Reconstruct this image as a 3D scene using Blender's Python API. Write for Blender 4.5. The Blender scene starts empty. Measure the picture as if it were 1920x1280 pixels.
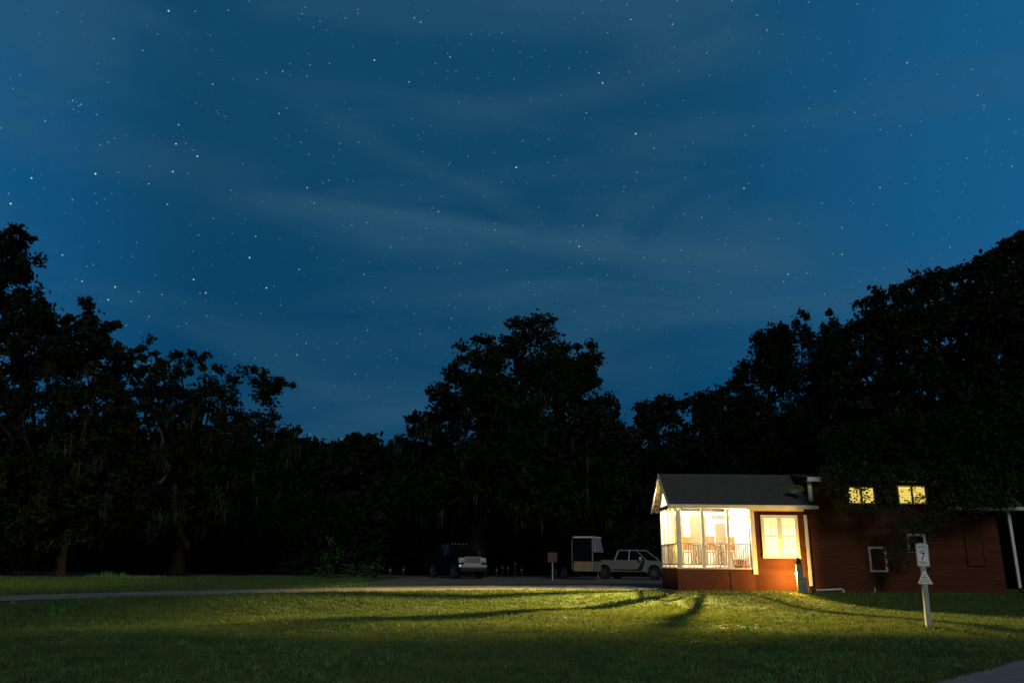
import bpy, math, random
import numpy as np
from mathutils import Vector, Matrix, noise

S = bpy.context.scene
COL = S.collection
R = math.radians
rng = np.random.default_rng(7)
random.seed(7)

# ------------------------------------------------------------------ camera
FPX = 1493.0                       # focal length in pixels of a 1920 wide frame (28 mm)
CAMZ = 0.9                         # the house stands on z = 0, the lawn by the camera lies lower
PITCH = math.atan(417.5 / FPX)
ROLL = R(0.5)
F = Vector((0, math.cos(PITCH), math.sin(PITCH)))
U0 = Vector((0, -math.sin(PITCH), math.cos(PITCH)))
R0 = Vector((1, 0, 0))
RT = R0 * math.cos(ROLL) + U0 * math.sin(ROLL)
UP = U0 * math.cos(ROLL) - R0 * math.sin(ROLL)
cam = bpy.data.objects.new('camera', bpy.data.cameras.new('camera'))
COL.objects.link(cam)
cam.matrix_world = Matrix(((RT.x, UP.x, -F.x, 0), (RT.y, UP.y, -F.y, 0), (RT.z, UP.z, -F.z, CAMZ), (0, 0, 0, 1)))
cam.data.sensor_width = 36
cam.data.lens = FPX * 36 / 1920
cam.data.clip_start = 0.1
cam.data.clip_end = 3000
S.camera = cam


def ray(u, v):
    return F + RT * ((u - 960) / FPX) + UP * ((640 - v) / FPX)


def P(u, v, Y):                    # point of the vertical plane at distance Y seen at a place in the photograph
    d = ray(u, v)
    k = Y / d.y
    return Vector((d.x * k, Y, CAMZ + d.z * k))


def PG(u, v, z=0.0):               # point of the level z
    d = ray(u, v)
    k = (z - CAMZ) / d.z
    return Vector((d.x * k, d.y * k, z))


# ------------------------------------------------------------------ sky
W = bpy.data.worlds.new('World')
S.world = W
W.use_nodes = True
nt = W.node_tree
N, L = nt.nodes, nt.links
N.clear()


def mk(t, **k):
    n = N.new(t)
    for a, b in k.items():
        setattr(n, a, b)
    return n


def math_(op, a, b=None, c=None):
    n = mk('ShaderNodeMath', operation=op)
    for i, x in enumerate((a, b, c)):
        if x is None:
            continue
        if isinstance(x, (int, float)):
            n.inputs[i].default_value = x
        else:
            L.new(x, n.inputs[i])
    return n.outputs[0]


def mixc(fac, a, b, blend='MIX'):
    n = mk('ShaderNodeMix', data_type='RGBA', blend_type=blend)
    if isinstance(fac, (int, float)):
        n.inputs[0].default_value = fac
    else:
        L.new(fac, n.inputs[0])
    for i, x in ((6, a), (7, b)):
        if isinstance(x, tuple):
            n.inputs[i].default_value = (*x, 1)
        else:
            L.new(x, n.inputs[i])
    return n.outputs[2]


tc = mk('ShaderNodeTexCoord')
D = tc.outputs['Generated']
sep = mk('ShaderNodeSeparateXYZ')
L.new(D, sep.inputs[0])
DX, DY, DZ = sep.outputs


def smooth(x, a, b):
    n = mk('ShaderNodeMapRange', interpolation_type='SMOOTHSTEP')
    L.new(x, n.inputs[0])
    n.inputs[1].default_value = a
    n.inputs[2].default_value = b
    return n.outputs[0]


base = mixc(smooth(DZ, 0.10, 0.62), (0.0022, 0.049, 0.120), (0.0055, 0.060, 0.130))
gr = smooth(DX, 0.10, 0.66)
base = mixc(gr, base, (0.0085, 0.108, 0.265))
gl = smooth(DX, -0.34, -0.60)
base = mixc(math_('MULTIPLY', gl, 0.8), base, (0.0055, 0.098, 0.255))
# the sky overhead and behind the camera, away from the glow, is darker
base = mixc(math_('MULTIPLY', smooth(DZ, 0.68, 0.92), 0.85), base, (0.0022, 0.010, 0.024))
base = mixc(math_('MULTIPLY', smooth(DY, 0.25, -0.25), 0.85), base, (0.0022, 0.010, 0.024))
# thin streaky clouds
mp = mk('ShaderNodeMapping')
L.new(D, mp.inputs[0])
mp.inputs['Rotation'].default_value = (0, R(12), 0)
mp.inputs['Scale'].default_value = (1.3, 1.3, 5.2)
nz = mk('ShaderNodeTexNoise')
L.new(mp.outputs[0], nz.inputs['Vector'])
nz.inputs['Scale'].default_value = 1.9
nz.inputs['Detail'].default_value = 5
nz.inputs['Roughness'].default_value = 0.48
nz.inputs['Distortion'].default_value = 0.6
cl = math_('MULTIPLY', math_('MULTIPLY', smooth(nz.outputs[0], 0.40, 0.70), smooth(DY, -0.1, 0.35)), smooth(DZ, 0.85, 0.65))
base = mixc(math_('MULTIPLY', cl, 0.55), base, (0.026, 0.098, 0.172))
# long thin streaks of cloud, each along its own arc of the sky
for (ua, va, ub, vb, wid, amt) in ((380, 352, 1520, 528, 0.014, 0.42), (700, 262, 1010, 402, 0.010, 0.17), (880, 205, 1420, 78, 0.016, 0.20), (-100, 215, 420, 300, 0.020, 0.18)):
    da, db = ray(ua, va).normalized(), ray(ub, vb).normalized()
    nn = da.cross(db).normalized()
    mid = (da + db).normalized()
    n1 = mk('ShaderNodeVectorMath', operation='DOT_PRODUCT'); L.new(D, n1.inputs[0]); n1.inputs[1].default_value = nn
    n2 = mk('ShaderNodeVectorMath', operation='DOT_PRODUCT'); L.new(D, n2.inputs[0]); n2.inputs[1].default_value = mid
    wob = math_('MULTIPLY', math_('SUBTRACT', nz.outputs[0], 0.5), 0.10)
    off_ = math_('ABSOLUTE', math_('ADD', n1.outputs['Value'], wob))
    band = smooth(off_, wid * 2.2, 0.0)
    ends = smooth(n2.outputs['Value'], mid.dot(da) - 0.02, 1.0)
    base = mixc(math_('MULTIPLY', math_('MULTIPLY', band, ends), amt), base, (0.038, 0.112, 0.182))
# stars: faint ones scattered, bright ones where they stand


def starfield(scale, rad, power, gain):
    vo = mk('ShaderNodeTexVoronoi')
    L.new(D, vo.inputs['Vector'])
    vo.inputs['Scale'].default_value = scale
    rr = math_('MULTIPLY', smooth(vo.outputs['Distance'], rad, rad * 0.35), 1.0)
    sc = mk('ShaderNodeSeparateColor')
    L.new(vo.outputs['Color'], sc.inputs[0])
    br = math_('POWER', sc.outputs[0], power)
    return math_('MULTIPLY', math_('MULTIPLY', rr, br), gain)


st = math_('ADD', math_('ADD', starfield(46, 0.040, 5, 0.75), starfield(92, 0.085, 3, 0.40)), starfield(140, 0.14, 4, 0.28))
BRIGHT = [(179, 326, 1), (20, 382, .9), (59, 334, .8), (468, 483, .9), (216, 538, .8), (203, 562, .7), (363, 524, .8),
          (330, 270, .8), (370, 293, .8), (324, 322, .8), (316, 21, .9), (702, 113, .8), (335, 234, .6), (968, 314, .9),
          (1192, 251, .9), (1130, 156, .8), (1123, 137, .7), (1086, 462, .7), (154, 527, .6), (117, 478, .6),
          (386, 549, .7), (500, 540, .6), (499, 540, .4), (279, 345, .5), (314, 383, .5), (530, 134, .5), (213, 73, .5),
          (844, 107, .5), (767, 154, .5), (777, 34, .5), (789, 42, .5), (576, 352, .6), (557, 665, .5), (1478, 514, .5),
          (1395, 353, .6), (1650, 352, .5), (1701, 118, .5), (1579, 477, .5), (523, 213, .5), (399, 158, .5),
          (136, 189, .4), (152, 196, .4), (1120, 404, .5), (822, 397, .5), (561, 505, .5), (683, 514, .4), (260, 547, .4),
          (246, 565, .4), (85, 227, .4), (1261, 46, .5), (1183, 37, .5), (1438, 57, .4), (1093, 423, .4), (1226, 278, .4)]
for (u, v, b) in BRIGHT:
    d = ray(u, v).normalized()
    dp = mk('ShaderNodeVectorMath', operation='DISTANCE')
    L.new(D, dp.inputs[0])
    dp.inputs[1].default_value = d
    r_ = 0.0007 + 0.0005 * b
    st = math_('MULTIPLY_ADD', smooth(dp.outputs['Value'], r_, r_ * 0.3), b * 1.1, st)
stc = mixc(1.0, (0.62, 0.86, 1.0), mk('ShaderNodeCombineColor').outputs[0], 'MULTIPLY')
cc = N[-1] if False else [n for n in N if n.bl_idname == 'ShaderNodeCombineColor'][0]
for i in range(3):
    L.new(st, cc.inputs[i])
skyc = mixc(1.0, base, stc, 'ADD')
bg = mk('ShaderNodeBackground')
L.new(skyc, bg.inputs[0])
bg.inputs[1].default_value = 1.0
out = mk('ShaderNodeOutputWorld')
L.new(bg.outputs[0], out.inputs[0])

# moon: one soft, weak sun lamp from behind the camera
moon = bpy.data.objects.new('moon_light', bpy.data.lights.new('moon_light', 'SUN'))
COL.objects.link(moon)
moon.data.energy = 0.68
moon.data.angle = R(14)
moon.data.color = (0.95, 0.97, 0.95)
moon.rotation_euler = Vector((-0.12, 0.88, -0.46)).to_track_quat('-Z', 'Y').to_euler()

S.view_settings.view_transform = 'Standard'
S.view_settings.look = 'None'
S.view_settings.exposure = 0
S.view_settings.gamma = 1


# ------------------------------------------------------------------ materials
def mat(name, col, rough=0.7, metal=0.0, var=0.25, vscale=3.0, col2=None, bump=0.0, bscale=40.0, emit=None, estr=0.0,
        stretch=None, spec=None, trans=0.0, alpha=None):
    m = bpy.data.materials.new(name)
    m.use_nodes = True
    t = m.node_tree
    b = t.nodes['Principled BSDF']
    b.inputs['Roughness'].default_value = rough
    b.inputs['Metallic'].default_value = metal
    if spec is not None:
        b.inputs['Specular IOR Level'].default_value = spec
    if trans:
        b.inputs['Transmission Weight'].default_value = trans
    if alpha is not None:
        b.inputs['Alpha'].default_value = alpha
    co = t.nodes.new('ShaderNodeTexCoord')
    mp = t.nodes.new('ShaderNodeMapping')
    t.links.new(co.outputs['Object'], mp.inputs[0])
    if stretch:
        mp.inputs['Scale'].default_value = stretch
    n = t.nodes.new('ShaderNodeTexNoise')
    t.links.new(mp.outputs[0], n.inputs['Vector'])
    n.inputs['Scale'].default_value = vscale
    n.inputs['Detail'].default_value = 6
    n.inputs['Roughness'].default_value = 0.6
    r = t.nodes.new('ShaderNodeValToRGB')
    t.links.new(n.outputs[0], r.inputs[0])
    c2 = col2 or tuple(min(1, c * (1 + var)) for c in col)
    c1 = col if col2 else tuple(c * (1 - var) for c in col)
    r.color_ramp.elements[0].position = 0.32
    r.color_ramp.elements[1].position = 0.68
    r.color_ramp.elements[0].color = (*c1, 1)
    r.color_ramp.elements[1].color = (*c2, 1)
    t.links.new(r.outputs[0], b.inputs['Base Color'])
    if bump:
        n2 = t.nodes.new('ShaderNodeTexNoise')
        t.links.new(mp.outputs[0], n2.inputs['Vector'])
        n2.inputs['Scale'].default_value = bscale
        n2.inputs['Detail'].default_value = 5
        bp = t.nodes.new('ShaderNodeBump')
        bp.inputs['Strength'].default_value = bump
        bp.inputs['Distance'].default_value = 0.03
        t.links.new(n2.outputs[0], bp.inputs['Height'])
        t.links.new(bp.outputs[0], b.inputs['Normal'])
    if emit:
        b.inputs['Emission Color'].default_value = (*emit, 1)
        b.inputs['Emission Strength'].default_value = estr
    return m


M = dict(
    lawn=mat('lawn', (0.045, 0.078, 0.018), 0.95, col2=(0.080, 0.115, 0.026), vscale=0.7, bump=0.8, bscale=14, spec=0.1),
    blade=mat('grass_blade', (0.068, 0.150, 0.045), 0.8, col2=(0.150, 0.235, 0.070), vscale=1.1, spec=0.2),
    tallgrass=mat('tall_grass', (0.085, 0.20, 0.045), 0.7, var=0.3, vscale=4),
    asphalt=mat('asphalt', (0.215, 0.205, 0.19), 0.9, var=0.25, vscale=2.5, bump=0.5, bscale=60),
    pad=mat('pad_gravel', (0.155, 0.135, 0.11), 0.95, var=0.4, vscale=0.8, bump=0.8, bscale=30),
    gravel=mat('gravel', (0.20, 0.185, 0.165), 0.95, var=0.35, vscale=1.2, bump=0.8, bscale=40),
    siding=mat('siding', (0.080, 0.030, 0.015), 0.8, spec=0.05, var=0.22, vscale=0.9, bump=0.15, bscale=30, stretch=(1, 1, 6)),
    skirt=mat('skirting', (0.125, 0.047, 0.027), 0.8, spec=0.05, var=0.14, vscale=1.8, bump=0.2, bscale=25),
    trim=mat('white_trim', (0.66, 0.64, 0.58), 0.5, var=0.08, vscale=3),
    wallin=mat('porch_wall', (0.72, 0.70, 0.68), 0.7, var=0.06, vscale=2),
    brownbeam=mat('brown_beam', (0.12, 0.055, 0.03), 0.6, var=0.2, vscale=4),
    shingle=mat('shingle', (0.082, 0.078, 0.070), 0.9, spec=0.05, var=0.3, vscale=9, stretch=(1, 1, 3), bump=0.5, bscale=50),
    tan=mat('tan_blind', (0.095, 0.080, 0.066), 0.8, var=0.12, vscale=5, stretch=(6, 1, 0.3)),
    wood=mat('wood_slat', (0.13, 0.058, 0.024), 0.6, var=0.25, vscale=6, stretch=(1, 1, 6)),
    deck=mat('deck_boards', (0.30, 0.26, 0.22), 0.8, var=0.2, vscale=4, stretch=(1, 8, 1)),
    rail=mat('rail_paint', (0.34, 0.31, 0.28), 0.5, var=0.1),
    darkmetal=mat('dark_metal', (0.02, 0.02, 0.022), 0.4, metal=0.6, var=0.2),
    black=mat('black_paint', (0.005, 0.005, 0.006), 0.3, var=0.2, spec=0.2),
    blackmatte=mat('black_plastic', (0.012, 0.012, 0.013), 0.6, var=0.2),
    tyre=mat('tyre_rubber', (0.010, 0.010, 0.010), 0.85, var=0.3, vscale=15, bump=0.3),
    rim=mat('wheel_rim', (0.35, 0.36, 0.38), 0.35, metal=0.9, var=0.1),
    chrome=mat('chrome', (0.85, 0.82, 0.77), 0.34, metal=0.75, var=0.05, vscale=8),
    alu=mat('brushed_aluminium', (0.66, 0.60, 0.50), 0.48, metal=0.85, var=0.12, vscale=12),
    guard=mat('warm_glow_plate', (0.80, 0.52, 0.24), 0.42, metal=0.8, var=0.35, vscale=7),  # warm reflected light on the stone guard put into its metal colour
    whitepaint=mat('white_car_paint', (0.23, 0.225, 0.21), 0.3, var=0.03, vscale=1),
    glass=mat('dark_glass', (0.006, 0.007, 0.009), 0.08, var=0.1, spec=0.3),
    lampglass=mat('lamp_glass', (0.6, 0.62, 0.62), 0.12, var=0.1, spec=0.9),
    bark=mat('bark', (0.016, 0.013, 0.009), 0.95, spec=0.05, var=0.45, vscale=3, bump=0.9, bscale=12, stretch=(1, 1, 0.25)),
    litbark=mat('lit_bark', (0.050, 0.040, 0.026), 0.95, var=0.4, vscale=4, bump=0.8, bscale=12, stretch=(1, 1, 0.4)),  # bark lightened in colour for the light on the oak's bough
    barkred=mat('reddish_bark', (0.030, 0.017, 0.011), 0.95, var=0.5, vscale=4, bump=0.9, bscale=12, stretch=(1, 1, 0.2)),
    leaf=mat('leaf', (0.008, 0.014, 0.004), 0.75, col2=(0.021, 0.031, 0.009), vscale=0.5, spec=0.15),
    leaflit=mat('lit_bough_leaf', (0.011, 0.018, 0.005), 0.7, col2=(0.034, 0.042, 0.012), vscale=1.5, spec=0.25),  # light on the low boughs put into a brighter oak leaf colour
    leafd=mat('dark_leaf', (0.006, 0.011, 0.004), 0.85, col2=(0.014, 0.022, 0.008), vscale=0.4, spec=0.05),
    leafb=mat('lit_bush_leaf', (0.018, 0.042, 0.018), 0.7, col2=(0.045, 0.085, 0.032), vscale=1.5, spec=0.3),  # leaf colour brightened to stand for light on the shrubs
    moss=mat('hanging_moss', (0.028, 0.031, 0.026), 0.95, var=0.3, vscale=2),
    post=mat('grey_painted_wood', (0.34, 0.36, 0.35), 0.75, var=0.22, vscale=6, stretch=(1, 1, 0.3), bump=0.3),
    sign=mat('sign_white', (0.84, 0.84, 0.80), 0.35, var=0.05, vscale=8),
    ink=mat('sign_black', (0.015, 0.015, 0.015), 0.5),
    green=mat('green_grey_plastic', (0.12, 0.16, 0.145), 0.6, var=0.2, vscale=6),
    red=mat('red_glaze', (0.55, 0.04, 0.03), 0.4, var=0.1),
    board=mat('brown_board', (0.10, 0.05, 0.03), 0.7, var=0.3, vscale=6),
    dish=mat('grey_dish', (0.10, 0.10, 0.07), 0.5, var=0.1),
    pvc=mat('pale_pipe', (0.5, 0.5, 0.48), 0.5, var=0.1),
    winlit=mat('lit_window_warm', (0.7, 0.6, 0.4), 0.5, emit=(1.0, 0.80, 0.48), estr=1.15),
    blindlit=mat('lit_blind', (0.7, 0.6, 0.3), 0.6, emit=(1.0, 0.66, 0.05), estr=0.75),
    loftlit=mat('lit_window_yellow', (0.7, 0.6, 0.2), 0.5, emit=(1.0, 0.80, 0.20), estr=1.1),
    loftblind=mat('blind_slat', (0.45, 0.33, 0.08), 0.6, emit=(1.0, 0.58, 0.04), estr=0.45),
    bulb=mat('bulb', (0.9, 0.8, 0.6), 0.4, emit=(1.0, 0.75, 0.40), estr=30),
    amber=mat('amber_lens', (0.9, 0.5, 0.1), 0.4, emit=(1.0, 0.45, 0.08), estr=1.5),
)


# grass blades let part of the light through
def thin(m, col, fac=0.5):
    t = m.node_tree
    b = t.nodes['Principled BSDF']
    tr = t.nodes.new('ShaderNodeBsdfTranslucent')
    tr.inputs[0].default_value = (*col, 1)
    mx = t.nodes.new('ShaderNodeMixShader')
    mx.inputs[0].default_value = fac
    t.links.new(b.outputs[0], mx.inputs[1])
    t.links.new(tr.outputs[0], mx.inputs[2])
    t.links.new(mx.outputs[0], t.nodes['Material Output'].inputs[0])


thin(M['blade'], (0.080, 0.095, 0.012), 0.42)
thin(M['leaf'], (0.02, 0.028, 0.005), 0.3)


# ------------------------------------------------------------------ mesh helpers
def tag(o, label=None, cat=None, group=None, kind=None):
    if label: o['label'] = label
    if cat: o['category'] = cat
    if group: o['group'] = group
    if kind: o['kind'] = kind
    return o


def empty(name, loc, rz=0.0, label=None, cat=None, group=None):
    o = bpy.data.objects.new(name, None)
    COL.objects.link(o)
    o.location = loc
    o.rotation_euler = (0, 0, rz)
    return tag(o, label, cat, group)


class MB:
    def __init__(s):
        s.v, s.f = [], []

    def add(s, vs, fs):
        k = len(s.v)
        s.v += [tuple(x) for x in vs]
        s.f += [tuple(i + k for i in f) for f in fs]
        return s

    def box(s, x0, x1, y0, y1, z0, z1):
        return s.add([(x0, y0, z0), (x1, y0, z0), (x1, y1, z0), (x0, y1, z0), (x0, y0, z1), (x1, y0, z1), (x1, y1, z1), (x0, y1, z1)],
                     [(0, 3, 2, 1), (4, 5, 6, 7), (0, 1, 5, 4), (1, 2, 6, 5), (2, 3, 7, 6), (3, 0, 4, 7)])

    def tube(s, pts, rad, n=8, cap=True):
        pts = [Vector(p) for p in pts]
        if isinstance(rad, (int, float)):
            rad = [rad] * len(pts)
        vs, fs = [], []
        for i, p in enumerate(pts):
            d = (pts[min(i + 1, len(pts) - 1)] - pts[max(i - 1, 0)]).normalized()
            a = Vector((0, 0, 1)) if abs(d.z) < 0.9 else Vector((1, 0, 0))
            x = d.cross(a).normalized()
            y = d.cross(x)
            for k in range(n):
                t = 2 * math.pi * k / n
                vs.append(p + (x * math.cos(t) + y * math.sin(t)) * rad[i])
        for i in range(len(pts) - 1):
            for k in range(n):
                a, b = i * n + k, i * n + (k + 1) % n
                fs.append((a, b, b + n, a + n))
        if cap:
            fs.append(tuple(range(n))[::-1])
            fs.append(tuple(range((len(pts) - 1) * n, len(pts) * n)))
        return s.add(vs, fs)

    def prism(s, poly, axis, a, b):   # polygon of (p, q) swept along an axis
        n = len(poly)
        def pt(p, q, t):
            return {'x': (t, p, q), 'y': (p, t, q), 'z': (p, q, t)}[axis]
        vs = [pt(p, q, a) for p, q in poly] + [pt(p, q, b) for p, q in poly]
        fs = [tuple(range(n))[::-1], tuple(range(n, 2 * n))] + [(i, (i + 1) % n, (i + 1) % n + n, i + n) for i in range(n)]
        return s.add(vs, fs)

    def lathe(s, prof, n=16, c=(0, 0, 0), axis='z'):
        vs, fs = [], []
        for r, h in prof:
            for k in range(n):
                t = 2 * math.pi * k / n
                a, b = r * math.cos(t), r * math.sin(t)
                vs.append({'z': (c[0] + a, c[1] + b, c[2] + h), 'y': (c[0] + a, c[1] + h, c[2] + b), 'x': (c[0] + h, c[1] + a, c[2] + b)}[axis])
        for i in range(len(prof) - 1):
            for k in range(n):
                a, b = i * n + k, i * n + (k + 1) % n
                fs.append((a, b, b + n, a + n))
        fs.append(tuple(range(n))[::-1])
        fs.append(tuple(range((len(prof) - 1) * n, len(prof) * n)))
        return s.add(vs, fs)

    def build(s, name, m, parent=None, loc=None, bevel=0.0, smooth=False, label=None):
        me = bpy.data.meshes.new(name)
        me.from_pydata(s.v, [], s.f)
        me.update()
        import bmesh
        bm = bmesh.new()
        bm.from_mesh(me)
        bmesh.ops.recalc_face_normals(bm, faces=bm.faces)
        if bevel:
            bmesh.ops.remove_doubles(bm, verts=bm.verts, dist=1e-5)
            es = [e for e in bm.edges if len(e.link_faces) == 2 and e.calc_face_angle(0) > 0.5]
            bmesh.ops.bevel(bm, geom=es, offset=bevel, segments=2, profile=0.6, affect='EDGES', clamp_overlap=True)
        bm.to_mesh(me)
        bm.free()
        if smooth:
            me.shade_smooth() if hasattr(me, 'shade_smooth') else None
        me.materials.append(m)
        o = bpy.data.objects.new(name, me)
        COL.objects.link(o)
        if parent: o.parent = parent
        if loc: o.location = loc
        if label: o['label'] = label
        return o


def copy_tree(o, parent=None):
    c = o.copy()
    COL.objects.link(c)
    c.parent = parent
    for ch in [x for x in COL.objects if x.parent == o]:
        copy_tree(ch, c)
    return c


def bx(name, m, parent, *b, bevel=0.0, label=None):
    return MB().box(*b).build(name, m, parent, bevel=bevel, label=label)


# ------------------------------------------------------------------ ground
DRV_LO = [(-500, 1172), (-150, 1136), (0, 1127), (300, 1117), (600, 1110.5), (900, 1106), (1240, 1105.5)]
edge = [PG(u, v) for u, v in DRV_LO]
EX = np.array([p.x for p in edge] + [6.25, 40])
EY = np.array([p.y for p in edge] + [30.75, 30.75])


def ground_z(x, y):
    x = np.asarray(x, float); y = np.asarray(y, float)
    e = np.interp(x, EX, EY)
    wdt = 4.2
    t = np.clip((e - 0.25 - y) / wdt, 0, 1)
    t = t * t * (3 - 2 * t)
    z = -0.45 * t - 0.06 * np.clip((e - 4 - y) / 12, 0, 1.0)
    und = 0.022 * (np.sin(x * 0.9 + 1.3 * np.sin(y * 0.5)) + np.sin(y * 1.1 + x * 0.35)) * t
    return z + und * np.clip((y - 12) / 3, 0, 1)


def gz(x, y):
    return float(ground_z(x, y))


def grid_object(name, xs, ys, m, dz=0.0, mask=None):
    X, Y = np.meshgrid(xs, ys)
    Z = ground_z(X, Y) + dz
    nx, ny = len(xs), len(ys)
    co = np.stack([X.ravel(), Y.ravel(), Z.ravel()], 1)
    i = np.arange(nx * (ny - 1)).reshape(ny - 1, nx)[:, :-1].ravel()
    q = np.stack([i, i + 1, i + 1 + nx, i + nx], 1)
    return quads(name, co, q, m)


def quads(name, co, q, m, parent=None):
    me = bpy.data.meshes.new(name)
    k = q.shape[1]
    me.vertices.add(len(co)); me.vertices.foreach_set('co', co.astype(np.float32).ravel())
    me.loops.add(q.size); me.loops.foreach_set('vertex_index', q.astype(np.int32).ravel())
    me.polygons.add(len(q)); me.polygons.foreach_set('loop_start', np.arange(0, q.size, k, dtype=np.int32))
    me.update(calc_edges=True)
    me.materials.append(m)
    o = bpy.data.objects.new(name, me)
    COL.objects.link(o)
    if parent: o.parent = parent
    return o


xs = np.concatenate([np.linspace(-900, -60, 12), np.linspace(-50, 50, 260), np.linspace(60, 900, 12)])
ys = np.concatenate([np.linspace(-40, 6, 8), np.linspace(7, 36, 120), np.linspace(38, 80, 20), np.linspace(100, 2500, 8)])
tag(grid_object('ground', xs, ys, M['lawn']), kind='structure')


def strip(name, lo, hi, m, dz, kind='structure', z=None):
    n = 60
    def res(pl):
        pl = np.array(pl, float)
        d = np.r_[0, np.cumsum(np.hypot(*np.diff(pl, axis=0).T))]
        t = np.linspace(0, d[-1], n)
        return np.stack([np.interp(t, d, pl[:, 0]), np.interp(t, d, pl[:, 1])], 1)
    a, b = res(lo), res(hi)
    mN = 14
    rows = [a * (1 - s) + b * s for s in np.linspace(0, 1, mN)]
    xy = np.concatenate(rows)
    co = np.c_[xy, ground_z(xy[:, 0], xy[:, 1]) + dz]
    i = np.arange(n * (mN - 1)).reshape(mN - 1, n)[:, :-1].ravel()
    return tag(quads(name, co, np.stack([i, i + 1, i + 1 + n, i + n], 1), m), kind=kind)


DRV_HI = [(-500, 1150), (-150, 1124), (0, 1117), (300, 1108.5), (600, 1102.5), (900, 1097.5), (1240, 1096)]
lo2 = [(p.x, p.y + 0.15) for p in edge[:-1]] + [(6.1, 31.6)]
hi2 = [(PG(u, v).x, PG(u, v).y) for u, v in DRV_HI]
strip('driveway', lo2 + [(9, 35.6)], hi2 + [(12, 37.5)], M['gravel'], 0.012)
strip('parking_pad', [(PG(u, v).x, PG(u, v).y) for u, v in [(690, 1094.5), (800, 1095), (960, 1094.5), (1150, 1094), (1300, 1094)]],
      [(PG(u, v).x, PG(u, v).y) for u, v in [(690, 1090.5), (760, 1082), (960, 1078), (1150, 1078), (1300, 1078)]], M['pad'], 0.010)
ra, rb = PG(1748, 1282, -0.51), PG(1922, 1237, -0.51)
dirn = (rb - ra).normalized()
nrm = Vector((dirn.y, -dirn.x, 0))
a0, a1 = ra - dirn * 14, rb + dirn * 20
strip('road', [(a0.x, a0.y), (a1.x, a1.y)], [((a0 + nrm * 5.5).x, (a0 + nrm * 5.5).y), ((a1 + nrm * 5.5).x, (a1 + nrm * 5.5).y)], M['asphalt'], 0.02)


def grass(name, n, yr, size, m, label, halfw=0.70, powr=1.0):
    u = rng.random(n)
    y = yr[0] * (yr[1] / yr[0]) ** (u ** powr)
    x = (rng.random(n) * 2 - 1) * halfw * y
    e = np.interp(x, EX, EY)
    keep = (y < e + 0.05)
    d = (x - ra.x) * nrm.x + (y - ra.y) * nrm.y
    keep &= d < -0.03 + 0.12 * rng.random(n)
    x, y = x[keep], y[keep]
    n = len(x)
    # leave the turf a little patchy
    pn = np.sin(x * 1.7 + 2 * np.sin(y * 0.8)) * np.sin(y * 2.1 + 1.5 * np.sin(x * 0.6))
    p2 = np.sin(x * 5.3 + 2.1 * np.sin(y * 3.1)) * np.sin(y * 6.7 + 1.7 * np.sin(x * 4.2)) + 0.5 * np.sin(x * 13 + y * 3) * np.sin(y * 15 - x * 4)
    thin_ = rng.random(n) < 0.80 + 0.30 * pn + 0.30 * p2
    x, y, pn, p2 = x[thin_], y[thin_], pn[thin_], p2[thin_]
    n = len(x)
    h = size * (0.50 + 0.8 * rng.random(n) ** 1.5) * (1 + 0.22 * pn + 0.30 * p2)
    w = size * 0.16 * (0.7 + 0.6 * rng.random(n)) * (1 + y / 25)
    a = rng.random(n) * 6.283
    ln = h * (0.2 + 0.9 * rng.random(n))
    b = rng.random(n) * 6.283
    z = ground_z(x, y) - 0.005
    p0 = np.stack([x - w * np.cos(a), y - w * np.sin(a), z], 1)
    p1 = np.stack([x + w * np.cos(a), y + w * np.sin(a), z], 1)
    p2 = np.stack([x + ln * np.cos(b), y + ln * np.sin(b), z + h], 1)
    co = np.stack([p0, p1, p2], 1).reshape(-1, 3)
    q = np.arange(3 * n).reshape(n, 3)
    return tag(quads(name, co, q, m), label, 'grass', kind='stuff')


grass('grass', 850000, (9.0, 36.0), 0.055, M['blade'], 'short mown lawn grass covering the slope before the red cottage', powr=0.9)

def tufts():
    n = 5200
    y = 9.5 * (32 / 9.5) ** (rng.random(n) ** 0.8)
    x = (rng.random(n) * 2 - 1) * 0.7 * y
    k = (y < np.interp(x, EX, EY) - 0.1) & ((x - ra.x) * nrm.x + (y - ra.y) * nrm.y < -0.05)
    k &= rng.random(n) < 0.45 + 0.5 * np.sin(x * 0.8 + 1.7 * np.sin(y * 0.5)) * np.sin(y * 1.3)
    x, y = x[k], y[k]
    m = 16
    X = np.repeat(x, m) + rng.normal(size=len(x) * m) * 0.035
    Y = np.repeat(y, m) + rng.normal(size=len(x) * m) * 0.035
    n = len(X)
    h = np.repeat(0.07 + 0.07 * rng.random(len(x)), m) * (0.5 + 0.6 * rng.random(n))
    w = 0.005 + 0.006 * rng.random(n)
    a, b = rng.random(n) * 6.283, rng.random(n) * 6.283
    z = ground_z(X, Y) - 0.005
    co = np.stack([np.stack([X - w * np.cos(a), Y - w * np.sin(a), z], 1), np.stack([X + w * np.cos(a), Y + w * np.sin(a), z], 1),
                   np.stack([X + h * 0.6 * np.cos(b), Y + h * 0.6 * np.sin(b), z + h], 1)], 1).reshape(-1, 3)
    tag(quads('grass', co, np.arange(3 * n).reshape(n, 3), M['tallgrass']), 'longer darker tufts scattered through the mown lawn', 'grass', kind='stuff')


tufts()


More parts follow.
